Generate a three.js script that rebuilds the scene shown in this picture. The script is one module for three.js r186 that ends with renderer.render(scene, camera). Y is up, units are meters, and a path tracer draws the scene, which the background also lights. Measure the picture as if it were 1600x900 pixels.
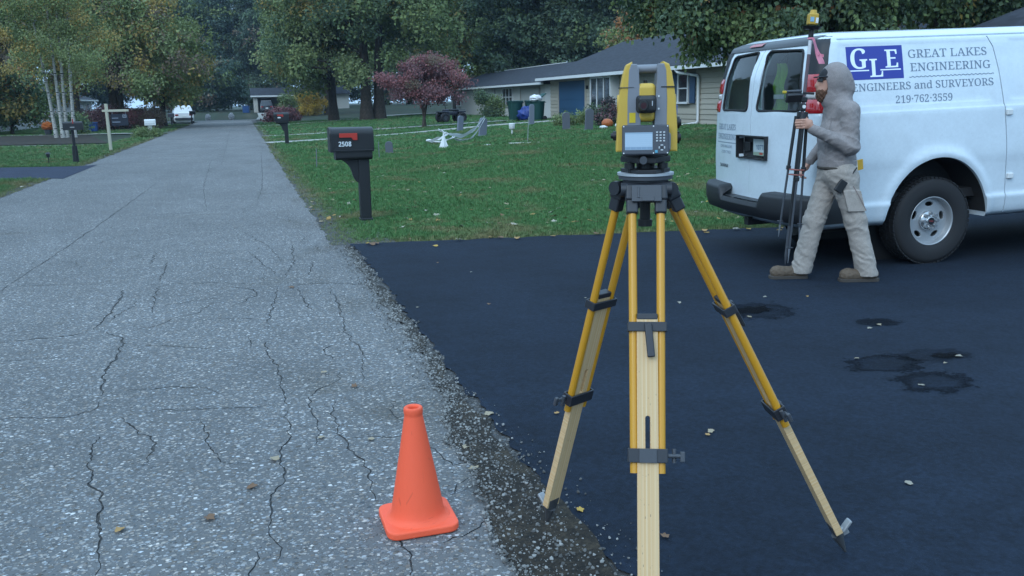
import * as THREE from 'three';
import { mergeGeometries, mergeVertices, toCreasedNormals } from 'three/addons/utils/BufferGeometryUtils.js';
import { RoundedBoxGeometry } from 'three/addons/geometries/RoundedBoxGeometry.js';
import { TessellateModifier } from 'three/addons/modifiers/TessellateModifier.js';
import { Brush, Evaluator, SUBTRACTION } from 'three-bvh-csg';
import { createNoise3D, createNoise2D } from 'simplex-noise';

// ---------------------------------------------------------------- camera, sky, sun, exposure
const scene = new THREE.Scene();
const camera = new THREE.PerspectiveCamera(36.0, 16 / 9, 0.05, 2000);
camera.position.set(0, 1.55, 0);
camera.rotation.order = 'YXZ';
camera.rotation.set(THREE.MathUtils.degToRad(-12.0), 0, THREE.MathUtils.degToRad(-1.2));
const renderer = new THREE.WebGLRenderer({ antialias: true });
renderer.toneMapping = THREE.LinearToneMapping;
renderer.toneMappingExposure = 1.66;
renderer.shadowMap.enabled = true;
renderer.shadowMap.type = THREE.PCFSoftShadowMap;
{ // overcast dusk sky: brighter overhead than at the horizon, soft cloud mottling all round
  const w = 128, h = 64, d = new Float32Array(w * h * 4), n2 = createNoise3D(mulberry(5));
  for (let j = 0; j < h; j++) for (let i = 0; i < w; i++) {
    const el = ((j + 0.5) / h - 0.5) * Math.PI, az = (i / w) * 2 * Math.PI, up = Math.max(0, Math.sin(el));
    const c = Math.cos(el), m = 1 + 0.10 * n2(c * Math.cos(az) * 1.7, Math.sin(el) * 4, c * Math.sin(az) * 1.7);
    const L = (1 + 0.55 * up) / 1.3 * m, o = (j * w + i) * 4;
    d[o] = 0.49 * L; d[o + 1] = 0.772 * L; d[o + 2] = 1.09 * L; d[o + 3] = 1;
  }
  const t = new THREE.DataTexture(d, w, h, THREE.RGBAFormat, THREE.FloatType);
  t.mapping = THREE.EquirectangularReflectionMapping; t.magFilter = t.minFilter = THREE.LinearFilter; t.wrapS = THREE.RepeatWrapping; t.needsUpdate = true;
  scene.background = t; scene.environment = t;
}
const sun = new THREE.DirectionalLight(new THREE.Color().setRGB(0.84, 0.93, 1.0), 0.8);
sun.position.set(-26, 40, 42); sun.castShadow = true; sun.shadow.radius = 70; sun.shadow.mapSize.set(2048, 2048);
Object.assign(sun.shadow.camera, { left: -80, right: 80, top: 80, bottom: -80, near: 1, far: 260 });
scene.add(sun, sun.target);
scene.fog = new THREE.FogExp2(new THREE.Color().setRGB(0.55, 0.72, 0.92), 0.0003);

// ---------------------------------------------------------------- helpers
function mulberry(a) { return () => { a = (a + 0x6d2b79f5) | 0; let t = Math.imul(a ^ (a >>> 15), 1 | a); t = (t + Math.imul(t ^ (t >>> 7), 61 | t)) ^ t; return ((t ^ (t >>> 14)) >>> 0) / 4294967296; }; }
const V = (x, y, z) => new THREE.Vector3(x, y, z);
const clamp = (x, a, b) => Math.min(b, Math.max(a, x)), mix = (a, b, t) => a + (b - a) * t;
const sstep = (a, b, x) => { const t = clamp((x - a) / (b - a), 0, 1); return t * t * (3 - 2 * t); };
const N3 = createNoise3D(mulberry(11)), N2 = createNoise2D(mulberry(12));
const fbm2 = (x, y, o = 4) => { let s = 0, a = 0.5; for (let i = 0; i < o; i++) { s += a * N2(x, y); x *= 2.03; y *= 2.03; a *= 0.5; } return s; };
const taken = {};
function numbered(n) { taken[n] = (taken[n] ?? -1) + 1; return taken[n] ? n + '_' + String(taken[n]).padStart(3, '0') : n; }
function add(o, parent) { o.castShadow = o.receiveShadow = true; (parent || scene).add(o); return o; }
function tag(o, label, category, group) { o.userData.label = label; o.userData.category = category; if (group) o.userData.group = group; return o; }
function thing(name, label, category, pos = [0, 0, 0], turn = 0, group) { const g = new THREE.Group(); g.name = numbered(name); scene.add(g); g.position.set(...pos); g.rotation.y = turn; return tag(g, label, category, group); }
function part(name, geo, m, parent) { const o = new THREE.Mesh(Array.isArray(geo) ? mg(geo) : geo, m); o.name = parent ? name : numbered(name); return add(o, parent); }
function struct(name, geo, m) { const o = part(name, geo, m); o.userData.kind = 'structure'; return o; }
function dup(src, pos, turn, label) { const r = src.clone(); r.name = numbered(src.name.replace(/_\d+$/, '')); scene.add(r); r.userData = { ...src.userData }; if (label) r.userData.label = label; r.position.set(...pos); r.rotation.y = turn; return r; }
function mg(list) { const l = list.map((g) => { const q = g.index ? g.toNonIndexed() : g; for (const k of Object.keys(q.attributes)) if (!['position', 'normal', 'uv'].includes(k)) q.deleteAttribute(k); if (!q.attributes.uv) q.setAttribute('uv', new THREE.BufferAttribute(new Float32Array(q.attributes.position.count * 2), 2)); return q; }); return mergeGeometries(l); }
const xf = (g, x = 0, y = 0, z = 0, rx = 0, ry = 0, rz = 0, s = 1) => g.applyMatrix4(new THREE.Matrix4().compose(V(x, y, z), new THREE.Quaternion().setFromEuler(new THREE.Euler(rx, ry, rz)), Array.isArray(s) ? V(...s) : V(s, s, s)));
const box = (w, h, d, x = 0, y = 0, z = 0, r = 0) => (r ? new RoundedBoxGeometry(w, h, d, 2, r) : new THREE.BoxGeometry(w, h, d)).translate(x, y, z);
const cyl = (r0, r1, h, x = 0, y = 0, z = 0, n = 20) => new THREE.CylinderGeometry(r0, r1, h, n).translate(x, y, z);
const rod = (a, b, r0, r1 = r0, n = 12) => { const d = V().subVectors(b, a), l = d.length(); const g = new THREE.CylinderGeometry(r1, r0, l, n).translate(0, l / 2, 0); return g.applyQuaternion(new THREE.Quaternion().setFromUnitVectors(V(0, 1, 0), d.normalize())).translate(a.x, a.y, a.z); };
function taper(pts, radii, n = 7) { // tapered tube through points
  const pos = [], idx = [], uv = []; let len = 0;
  const ref = V(0.31, 0.13, 0.94).normalize();
  pts.forEach((p, i) => {
    const d = V().subVectors(pts[Math.min(i + 1, pts.length - 1)], pts[Math.max(i - 1, 0)]).normalize();
    const a = V().crossVectors(d, ref).normalize(), b = V().crossVectors(d, a);
    if (i) len += p.distanceTo(pts[i - 1]);
    for (let k = 0; k <= n; k++) { const t = (k / n) * 6.2832, r = radii[i]; pos.push(p.x + (a.x * Math.cos(t) + b.x * Math.sin(t)) * r, p.y + (a.y * Math.cos(t) + b.y * Math.sin(t)) * r, p.z + (a.z * Math.cos(t) + b.z * Math.sin(t)) * r); uv.push(k / n * Math.max(0.3, r * 6.28), len); }
  });
  for (let i = 0; i < pts.length - 1; i++) for (let k = 0; k < n; k++) { const a = i * (n + 1) + k, b = a + n + 1; idx.push(a, a + 1, b, a + 1, b + 1, b); }
  const g = new THREE.BufferGeometry(); g.setAttribute('position', new THREE.Float32BufferAttribute(pos, 3)); g.setAttribute('uv', new THREE.Float32BufferAttribute(uv, 2)); g.setIndex(idx); g.computeVertexNormals(); return g;
}
const shape = (pts) => new THREE.Shape(pts.map((p) => new THREE.Vector2(p[0], p[1])));
function rrect(x0, y0, x1, y1, r) { const s = new THREE.Shape(); s.moveTo(x0 + r, y0); s.lineTo(x1 - r, y0); s.quadraticCurveTo(x1, y0, x1, y0 + r); s.lineTo(x1, y1 - r); s.quadraticCurveTo(x1, y1, x1 - r, y1); s.lineTo(x0 + r, y1); s.quadraticCurveTo(x0, y1, x0, y1 - r); s.lineTo(x0, y0 + r); s.quadraticCurveTo(x0, y0, x0 + r, y0); return s; }
const extr = (s, depth, bevel = 0, seg = 12) => new THREE.ExtrudeGeometry(s, { depth, bevelEnabled: bevel > 0, bevelSize: bevel, bevelThickness: bevel, bevelSegments: 2, curveSegments: seg });
const lathe = (pts, n = 32) => new THREE.LatheGeometry(pts.map((p) => new THREE.Vector2(p[0], p[1])), n);
function gridGeo(nu, nv, f) { // f(u,v) -> Vector3
  const pos = [], uv = [], idx = [];
  for (let j = 0; j <= nv; j++) for (let i = 0; i <= nu; i++) { const p = f(i / nu, j / nv); pos.push(p.x, p.y, p.z); uv.push(i / nu, j / nv); }
  for (let j = 0; j < nv; j++) for (let i = 0; i < nu; i++) { const a = j * (nu + 1) + i, b = a + nu + 1; idx.push(a, a + 1, b, a + 1, b + 1, b); }
  const g = new THREE.BufferGeometry(); g.setAttribute('position', new THREE.Float32BufferAttribute(pos, 3)); g.setAttribute('uv', new THREE.Float32BufferAttribute(uv, 2)); g.setIndex(idx); g.computeVertexNormals(); return g;
}
function uvBox(g, k = 1) { // uv in metres by the dominant normal
  const p = g.attributes.position, n = g.attributes.normal, uv = new Float32Array(p.count * 2);
  for (let i = 0; i < p.count; i++) { const ax = Math.abs(n.getX(i)), ay = Math.abs(n.getY(i)), az = Math.abs(n.getZ(i)); const X = p.getX(i), Y = p.getY(i), Z = p.getZ(i);
    const q = ay >= ax && ay >= az ? [X, Z] : ax >= az ? [Z, Y] : [X, Y]; uv[i * 2] = q[0] * k; uv[i * 2 + 1] = q[1] * k; }
  g.setAttribute('uv', new THREE.BufferAttribute(uv, 2)); return g;
}
// tileable lattice noise and computed textures
function lattice(seed, per) { const r = mulberry(seed), a = Float32Array.from({ length: per * per }, r); return (x, y) => { x *= per; y *= per; const i = Math.floor(x), j = Math.floor(y); let u = x - i, v = y - j; u = u * u * (3 - 2 * u); v = v * v * (3 - 2 * v); const q = (m, n) => a[((n % per + per) % per) * per + ((m % per + per) % per)]; return mix(mix(q(i, j), q(i + 1, j), u), mix(q(i, j + 1), q(i + 1, j + 1), u), v); }; }
function layered(seed, per, o = 4) { const l = []; for (let i = 0; i < o; i++) l.push(lattice(seed + i, per << i)); return (x, y) => { let s = 0, a = 0.5, t = 0; for (const f of l) { s += a * f(x, y); t += a; a *= 0.55; } return s / t; }; }
function tex(n, fn, srgb = true) {
  const d = new Uint8Array(n * n * 4);
  for (let j = 0; j < n; j++) for (let i = 0; i < n; i++) { const c = fn(i / n, j / n), o = (j * n + i) * 4; d[o] = clamp(c[0], 0, 255); d[o + 1] = clamp(c[1], 0, 255); d[o + 2] = clamp(c[2], 0, 255); d[o + 3] = 255; }
  const t = new THREE.DataTexture(d, n, n); t.wrapS = t.wrapT = THREE.RepeatWrapping; t.magFilter = t.minFilter = THREE.LinearFilter; if (srgb) t.colorSpace = THREE.SRGBColorSpace; t.needsUpdate = true; return t;
}
function canvasTex(w, h, draw, srgb = true) { const c = document.createElement('canvas'); c.width = w; c.height = h; draw(c.getContext('2d'), w, h); const t = new THREE.CanvasTexture(c); t.wrapS = t.wrapT = THREE.RepeatWrapping; if (srgb) t.colorSpace = THREE.SRGBColorSpace; return t; }
const rep = (t, x, y = x) => { const c = t.clone(); c.repeat.set(x, y); c.needsUpdate = true; return c; };
const lin = (r, g, b) => new THREE.Color().setRGB(r, g, b);
const mat = (r, g, b, rough = 0.7, o = {}) => new THREE.MeshStandardMaterial({ color: lin(r, g, b), roughness: rough, side: THREE.DoubleSide, ...o });
const phys = (r, g, b, rough, o = {}) => new THREE.MeshPhysicalMaterial({ color: lin(r, g, b), roughness: rough, side: THREE.DoubleSide, ...o });

// street axes: s metres to the right of the road's right edge, t metres up the street
const ES = [-2.14, -9.82], TD = [-0.2823, -0.9593], SD = [0.9593, -0.2823], STREET_TURN = Math.atan2(0.2823, 0.9593);
const W = (s, t) => [ES[0] + s * SD[0] + t * TD[0], ES[1] + s * SD[1] + t * TD[1]];
const ST = (x, z) => { const a = x - ES[0], b = z - ES[1]; return [a * SD[0] + b * SD[1], a * TD[0] + b * TD[1]]; };
function gh(s, t) { // ground height
  const lawn = 0.4 * sstep(0, 16, s), drive = 0.4 * sstep(5, 20, s), a = sstep(0.5, 12, t);
  return mix(drive, lawn, a) + 0.7 * sstep(92, 140, t) + 0.25 * sstep(10, 40, -s - 5);
}
const ghw = (x, z) => gh(...ST(x, z));

// ---------------------------------------------------------------- shared materials
const grain = layered(31, 8, 5), fine = layered(47, 64, 3), blot = layered(71, 4, 4);
const M = {};
M.black = mat(0.012, 0.013, 0.015, 0.45);
M.rubber = mat(0.016, 0.016, 0.018, 0.8);
M.blackPlastic = mat(0.018, 0.019, 0.022, 0.5);
M.darkGrey = mat(0.05, 0.055, 0.065, 0.5);
M.steel = mat(0.45, 0.46, 0.48, 0.35, { metalness: 0.9 });
M.alu = mat(0.5, 0.52, 0.54, 0.5, { metalness: 0.6 });
M.white = mat(0.72, 0.73, 0.72, 0.5);
M.trimWhite = mat(0.66, 0.67, 0.66, 0.6);
M.glassDark = phys(0.03, 0.035, 0.04, 0.06, { specularIntensity: 1 });
M.concrete = mat(1, 1, 1, 0.9, { map: tex(512, (u, v) => { const a = grain(u, v), b = fine(u, v), k = 150 + (a - 0.5) * 60 + (b - 0.5) * 55; return [k + 4, k + 1, k - 6]; }) });
const dirtTex = tex(512, (u, v) => { const a = grain(u, v), b = fine(u, v), c = blot(u, v), k = 0.55 + (a - 0.5) * 0.9 + (b - 0.5) * 0.9; return [96 * k + c * 30, 82 * k + c * 26, 62 * k + c * 18]; });
M.dirt = mat(0.8, 0.8, 0.8, 1, { map: dirtTex });
const barkTex = tex(256, (u, v) => { const a = layeredBark(u, v), k = 40 + a * 70; return [k * 1.02, k * 0.92, k * 0.82]; });
function layeredBark(u, v) { return clamp(0.5 + 0.9 * (grain(u * 3 % 1, v * 0.6 % 1) - 0.5) + 0.6 * (fine(u, v * 0.3 % 1) - 0.5), 0, 1); }
M.bark = mat(0.75, 0.72, 0.7, 0.95, { map: barkTex, bumpMap: barkTex, bumpScale: 0.02 });
M.birchBark = mat(1, 1, 1, 0.8, { map: canvasTex(256, 512, (c, w, h) => { const r = mulberry(9); c.fillStyle = '#b3b1aa'; c.fillRect(0, 0, w, h); for (let i = 0; i < 260; i++) { const y = r() * h, x = r() * w, l = 8 + r() * 50; c.fillStyle = r() < 0.5 ? '#3a3733' : '#8d887f'; c.fillRect(x, y, l, 1 + r() * 4); } for (let i = 0; i < 14; i++) { c.fillStyle = '#2b2826'; c.beginPath(); c.ellipse(r() * w, r() * h, 10 + r() * 20, 6 + r() * 9, 0, 0, 7); c.fill(); } }) });
const shingleTex = canvasTex(512, 512, (c, w, h) => { const r = mulberry(21); c.fillStyle = '#34373d'; c.fillRect(0, 0, w, h); for (let j = 0; j < 16; j++) for (let i = 0; i < 10; i++) { const k = 44 + r() * 26; c.fillStyle = `rgb(${k},${k + 3},${k + 9})`; c.fillRect((i + (j % 2) / 2) * 52 + r() * 4 - 26, j * 32 + 2, 48, 30); } });
M.shingle = mat(0.55, 0.58, 0.68, 0.9, { map: rep(shingleTex, 0.45, 0.45), bumpMap: rep(shingleTex, 0.45, 0.45), bumpScale: 0.01 });
const CRACKS = [[0.03,[-1.83,-1.82],[-1.81,-2.42],[-1.83,-2.96],[-1.86,-3.29]],
  [0.02,[-1.88,-3.3],[-1.99,-3.39],[-2.14,-3.4],[-2.33,-3.42],[-2.43,-3.42]],
  [0.022,[-1.8,-3.34],[-1.62,-3.59],[-1.61,-4.15],[-1.63,-4.52],[-1.58,-4.91]],
  [0.014,[-1.65,-2.35],[-1.68,-2.62],[-1.76,-2.83],[-1.79,-3.05]],
  [0.016,[-1.5,-5.58],[-1.51,-5.81],[-1.45,-6.15],[-1.38,-6.37],[-1.36,-6.66],[-1.32,-6.88],[-1.33,-6.99]],
  [0.014,[-1.45,-5.32],[-1.33,-5.56],[-1.22,-5.76],[-1.24,-5.95],[-1.28,-6.05]],
  [0.01,[-1.4,-5.29],[-1.24,-5.28],[-0.97,-5.36],[-0.68,-5.41]],
  [0.01,[-2.04,-5.12],[-1.88,-5.16],[-1.73,-5.23],[-1.6,-5.17],[-1.57,-5.0]],
  [0.016,[-2.76,-1.26],[-2.52,-1.33],[-1.92,-1.53]],
  [0.016,[-1.78,-1.6],[-1.3,-1.74],[-0.97,-1.84],[-0.57,-2.09]],
  [0.014,[-0.46,-2.15],[-0.08,-2.24],[0.2,-2.42]],
  [0.022,[-2.87,-1.46],[-2.85,-0.83],[-2.82,-0.13],[-2.76,1.28],[-2.7,2.93],[-2.64,5.35],[-2.54,9.88]],
  [0.018,[-1.57,-0.45],[-1.56,-1.55]],[0.018,[-1.55,-1.78],[-1.54,-2.3],[-1.5,-2.87]],
  [0.016,[-1.74,0.3],[-1.72,-0.57]],
  [0.018,[-0.29,0.4],[-0.34,-1.06],[-0.49,-1.89]],
  [0.014,[-0.54,-2.25],[-0.63,-3.24],[-0.67,-3.7]],
  [0.014,[-0.58,-3.93],[-0.68,-4.03],[-0.7,-4.35],[-0.63,-4.69],[-0.63,-5.27],[-0.6,-5.42]],
  [0.012,[-0.64,-5.5],[-0.61,-5.71],[-0.63,-5.89],[-0.68,-6.06],[-0.66,-6.42],[-0.73,-6.53],[-0.74,-6.73],[-0.72,-7.08]],
  [0.014,[-0.37,-2.34],[-0.37,-2.77],[-0.33,-3.25]],
  [0.01,[-0.38,-5.42],[-0.4,-5.85],[-0.37,-6.11],[-0.32,-6.41],[-0.34,-6.71]],
  [0.008,[-0.33,-6.0],[-0.2,-6.05],[-0.09,-6.06]],
  [0.016,[-0.77,-0.12],[-0.66,-0.88],[-0.53,-1.59]],
  [0.014,[-0.88,1.7],[-0.74,1.09],[-0.54,0.07],[-0.45,-0.9]],
  [0.016,[-0.16,-1.03],[-0.24,-1.75]],
  [0.012,[-0.12,-2.33],[-0.11,-3.24],[-0.16,-4.04],[-0.1,-4.57],[-0.18,-5.14]],
    [0.008,[0.04,-5.36],[0.2,-5.34]],
  [0.01,[-0.31,-7.05],[-0.29,-7.2],[-0.3,-7.33]],
  [0.009,[-0.02,-6.23],[0.04,-6.48],[0.14,-6.46]],
  [0.01,[-0.05,-6.77],[0.06,-6.62]],
  [0.02,[-0.2,21.68],[-0.35,13.25],[-0.45,8.07],[-0.65,3.7]],
  [0.016,[-1.69,17.56],[-1.57,8.7],[-1.35,4.05]],
  [0.02,[-1.59,56.28],[-1.39,23.22],[-1.35,13.95]]];
// ---------------------------------------------------------------- ground, road, driveways
const edgeR = (t) => (t < -0.15 ? 0.26 : 0.12) + 0.05 * fbm2(t * 1.3, 3.7) + 0.03 * N2(t * 7, 9.1);
const edgeL = (t) => -5.0 - 0.06 * fbm2(t * 0.9, 8.2) - 0.03 * N2(t * 5, 2.2);
const driveTop = (s) => -0.17 * Math.min(s, 6) - 0.02 + 0.07 * fbm2(s * 2.1, 5.5) + 0.02 * N2(s * 11, 1.5);
const leftDrive = (s) => [12.45 - 0.25 * (s + 5) + 0.03 * N2(s * 4, 0.3), 16.8 - 0.36 * (s + 5) + 0.03 * N2(s * 4, 7.3)]; // s < -5
function isLawn(s, t) {
  if (t > 85.4 && t < 93) return false;
  if (s > edgeL(t) - 0.02 && s < edgeR(t) + 0.01) return false;
  if (s > 0 && t < driveTop(s) && t > -10) return false;
  if (s < -4.9) { const [a, b] = leftDrive(s); if (t > a && t < b) return false; }
  return true;
}
const RS = mulberry(101);
// lawn sheet: fine cells near the camera, coarse towards the horizon
{
  const axis = (near, step, far, k) => { const a = [0]; let d = step; while (a[a.length - 1] < far) { a.push(a[a.length - 1] + d); if (a[a.length - 1] > near) d *= k; } return a; };
  const sp = axis(20, 0.8, 700, 1.22), tp = axis(50, 1.0, 900, 1.22);
  const ss = [...sp.slice(1).reverse().map((x) => -x), ...sp], ts = [...axis(10, 1, 300, 1.4).slice(1).reverse().map((x) => -x), ...tp];
  const pos = [], uv = [], col = [], idx = [];
  ts.forEach((t) => ss.forEach((s) => { const [x, z] = W(s, t); pos.push(x, gh(s, t) - 0.045, z); uv.push(s / 2.3, t / 2.3); const d = clamp(0.5 + fbm2(s * 0.35, t * 0.35) * 0.9, 0, 1); col.push(mix(0.032, 0.075, d * d), mix(0.062, 0.07, d), mix(0.024, 0.035, d)); }));
  for (let j = 0; j < ts.length - 1; j++) for (let i = 0; i < ss.length - 1; i++) { const a = j * ss.length + i, b = a + ss.length; idx.push(a, a + 1, b, a + 1, b + 1, b); }
  const g = new THREE.BufferGeometry(); g.setAttribute('position', new THREE.Float32BufferAttribute(pos, 3)); g.setAttribute('uv', new THREE.Float32BufferAttribute(uv, 2)); g.setAttribute('color', new THREE.Float32BufferAttribute(col, 3)); g.setIndex(idx); g.computeVertexNormals();
  struct('lawn_ground', g, mat(1.5, 1.5, 1.5, 1, { vertexColors: true, map: tex(256, (u, v) => { const k = 150 + (grain(u, v) - 0.5) * 150 + (fine(u, v) - 0.5) * 120; return [k, k, k]; }) }));
}
function sheet(s, y0, follow, edge) { // a flat sheet from a shape drawn in street (s,t), optionally tessellated to follow the ground
  let g = new THREE.ShapeGeometry(s);
  if (edge) g = new TessellateModifier(edge, 8).modify(g);
  const p = g.attributes.position, uv = new Float32Array(p.count * 2), n = new Float32Array(p.count * 3);
  for (let i = 0; i < p.count; i++) { const a = p.getX(i), b = p.getY(i), [x, z] = W(a, b); p.setXYZ(i, x, y0 + (follow ? gh(a, b) : 0), z); uv[i * 2] = a; uv[i * 2 + 1] = b; n[i * 3 + 1] = 1; }
  g.setAttribute('uv', new THREE.BufferAttribute(uv, 2)); g.setAttribute('normal', new THREE.BufferAttribute(n, 3));
  g.setAttribute('st', new THREE.BufferAttribute(uv.slice(), 2)); return g;
}
function colourSheet(g, f) { const a = g.attributes.st, c = new Float32Array(a.count * 3); for (let i = 0; i < a.count; i++) { const k = f(a.getX(i), a.getY(i)); c[i * 3] = k[0]; c[i * 3 + 1] = k[1]; c[i * 3 + 2] = k[2]; } g.setAttribute('color', new THREE.BufferAttribute(c, 3)); g.deleteAttribute('st'); return g; }
// chip-seal: thousands of stone chips drawn on a tile of 2.4 m, and their height
const chipCol = document.createElement('canvas'), chipHt = document.createElement('canvas'); chipCol.width = chipCol.height = chipHt.width = chipHt.height = 2048;
{
  const a = chipCol.getContext('2d'), b = chipHt.getContext('2d'), r = mulberry(77), n = 2048;
  a.fillStyle = '#5f6061'; a.fillRect(0, 0, n, n); b.fillStyle = '#202020'; b.fillRect(0, 0, n, n);
  for (let i = 0; i < 52000; i++) {
    const x = r() * n, y = r() * n, R = 2 + Math.pow(r(), 2.2) * 8.5, sides = 4 + (r() * 4 | 0), ph = r() * 6.3, q = r();
    let k = q < 0.07 ? 158 + r() * 44 : q < 0.64 ? 112 + r() * 42 : 74 + r() * 44; const wm = (r() - 0.45) * 14, pts = [];
    for (let e = 0; e < sides; e++) { const t = ph + (e / sides) * 6.283, rr = R * (0.6 + 0.5 * r()); pts.push([Math.cos(t) * rr, Math.sin(t) * rr * 0.85]); }
    const ht = 70 + r() * 185 | 0;
    for (const ox of [0, x < 12 ? n : x > n - 12 ? -n : 0]) for (const oy of [0, y < 12 ? n : y > n - 12 ? -n : 0]) {
      for (const [c, f] of [[a, `rgb(${k + wm},${k},${k - wm})`], [b, `rgb(${ht},${ht},${ht})`]]) { c.fillStyle = f; c.beginPath(); pts.forEach((p, e) => (e ? c.lineTo(x + ox + p[0], y + oy + p[1]) : c.moveTo(x + ox + p[0], y + oy + p[1]))); c.fill(); }
      if (oy === 0 && !(y < 12 || y > n - 12)) break;
    }
  }
}
const wrapC = (c, srgb, k) => { const t = new THREE.CanvasTexture(c); t.wrapS = t.wrapT = THREE.RepeatWrapping; if (srgb) t.colorSpace = THREE.SRGBColorSpace; t.repeat.set(k, k); return t; };
M.road = mat(1.02, 1.0, 0.98, 0.92, { map: wrapC(chipCol, true, 1 / 2.4), bumpMap: wrapC(chipHt, false, 1 / 2.4), bumpScale: 0.006, vertexColors: true });
function crackHole([w, ...pl]) { // jagged sliver polygon along a polyline
  const L = [], R = []; let acc = RS() * 50;
  const far = pl[0][1] > 3 || pl[pl.length - 1][1] > 6, step = far ? 0.16 : 0.026, pts = [];
  for (let i = 0; i < pl.length - 1; i++) { const d = Math.hypot(pl[i + 1][0] - pl[i][0], pl[i + 1][1] - pl[i][1]), n = Math.max(1, Math.round(d / step)); for (let k = 0; k < n; k++) pts.push([mix(pl[i][0], pl[i + 1][0], k / n), mix(pl[i][1], pl[i + 1][1], k / n)]); }
  pts.push(pl[pl.length - 1]);
  pts.forEach((p, i) => {
    const q = pts[Math.min(i + 1, pts.length - 1)], o = pts[Math.max(i - 1, 0)], dx = q[0] - o[0], dy = q[1] - o[1], l = Math.hypot(dx, dy) || 1, nx = -dy / l, ny = dx / l;
    acc += step; const j = 0.018 * N2(acc * 6, w * 900) + 0.007 * N2(acc * 21, w * 500), e = Math.min(1, 0.25 + 3 * Math.min(i, pts.length - 1 - i) / pts.length);
    const hw = 0.36 * w * e * (0.42 + 0.5 * Math.max(-0.6, N2(acc * 5, 4.4)) + 0.5 * RS()) + 0.0012;
    L.push([p[0] + nx * (j + hw), p[1] + ny * (j + hw)]); R.push([p[0] + nx * (j - hw * (0.5 + 0.7 * RS())), p[1] + ny * (j - hw * (0.5 + 0.7 * RS()))]);
  });
  return new THREE.Path([...L, ...R.reverse()].map((p) => new THREE.Vector2(p[0], p[1])));
}
{
  const pts = []; const seg = (a, b, d, f) => { for (let t = a; d > 0 ? t <= b : t >= b; t += d * (Math.abs(t) < 14 ? 0.12 : 0.5)) pts.push(f(t)); };
  seg(-14, 86.5, 1, (t) => [edgeR(t), t]); seg(86.5, -14, -1, (t) => [edgeL(t), t]);
  const s = shape(pts), used = CRACKS.flatMap(([, ...pl]) => pl.slice(1).flatMap((p, i) => { const d = Math.hypot(p[0] - pl[i][0], p[1] - pl[i][1]), n = Math.ceil(d / 0.05); return Array.from({ length: n + 1 }, (_, k) => [mix(pl[i][0], p[0], k / n), mix(pl[i][1], p[1], k / n)]); }));
  const free = (p, own) => p[0] < 0.06 && p[0] > -4.7 && !used.some((q) => (q[0] - p[0]) ** 2 + (q[1] - p[1]) ** 2 < 0.0056), fineCracks = [];
  for (let k = 0; k < 150 && fineCracks.length < 90; k++) { const lane = RS() < 0.62, p0 = [lane ? -1.1 + RS() * 1.1 : -4.4 + RS() * 3.6, -7.6 + Math.pow(RS(), 1.2) * (lane ? 15 : 12)]; let a = RS() < 0.55 ? 1.57 + (RS() - 0.5) * 1.1 : (RS() - 0.5) * 0.8, p = p0; const pl = []; const n = 4 + RS() * 16 | 0; if (RS() < 0.5) a += Math.PI;
    for (let i = 0; i < n && free(p); i++) { pl.push(p); a += (RS() - 0.5) * 0.9; p = [p[0] + Math.cos(a) * 0.075, p[1] + Math.sin(a) * 0.075]; } if (pl.length > 3 && pl.every((q, i) => pl.every((r2, j) => Math.abs(i - j) < 3 || Math.hypot(q[0] - r2[0], q[1] - r2[1]) > 0.12))) { fineCracks.push([0.006 + RS() * 0.008, ...pl]); used.push(...pl); } }
  for (const c of [...CRACKS, ...fineCracks]) s.holes.push(crackHole(c));
  const g = colourSheet(sheet(s, 0, false, 0.7), (a, b) => { const k = 1 + 0.16 * fbm2(a * 0.5, b * 0.22) + 0.10 * N2(a * 2.2, b * 1.4), st = 0.32 * sstep(0.32, 0.75, fbm2(a * 0.9 + 7, b * 0.7 + 3) + 0.35 * sstep(-0.9, 0.3, a)); return [k * (1 - st * 0.75), k * (1 - st * 0.85), k * (1 - st)]; });
  struct('road', g, M.road);
  const base = new THREE.Shape(); base.moveTo(-5.3, -14); base.lineTo(0.9, -14); base.lineTo(0.5, 86); base.lineTo(-5.3, 86); base.closePath();
  const bg = sheet(base, -0.0045, false); bg.deleteAttribute('st'); { const m = M.road.clone(); m.vertexColors = false; m.color = lin(0.42, 0.41, 0.4); struct('road_bed', bg, m); }
  const cross = sheet(shape([[-70, 86.2], [60, 86.2], [60, 92.2], [-70, 92.2]]), 0.012, false, 4); struct('cross_street', colourSheet(cross, (a, b) => { const k = 1 + 0.12 * fbm2(a * 0.4, b * 0.4); return [k, k, k]; }), M.road);
}
// the sealed driveway in front
M.seal = phys(0.66, 0.95, 1.1, 0.9, { specularIntensity: 0.4, vertexColors: true, map: rep(tex(1024, (u, v) => { const k = 38 + (fine(u, v) - 0.5) * 19 + (grain(u, v) - 0.5) * 10 + (RS() < 0.004 ? 50 * RS() : 0); return [k * 0.92, k, k * 1.22]; }), 1 / 1.1), bumpMap: rep(tex(512, (u, v) => { const k = 128 + (fine(u * 2 % 1, v * 2 % 1) - 0.5) * 200; return [k, k, k]; }, false), 1 / 0.5), bumpScale: 0.003 });
const driveCol = (a, b) => { const k = 1 + 0.34 * fbm2(a * 0.45 + 3, b * 0.5) + 0.10 * N2(a * 2.6, b * 2.6), st = sstep(0.25, 0.6, fbm2(a * 0.8 + 20, b * 0.8)) * 0.18; return [k * (1 - st) * 0.86, k * (1 - st) * 0.87, k * (1 - st) * 0.92]; };
let drive;
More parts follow.
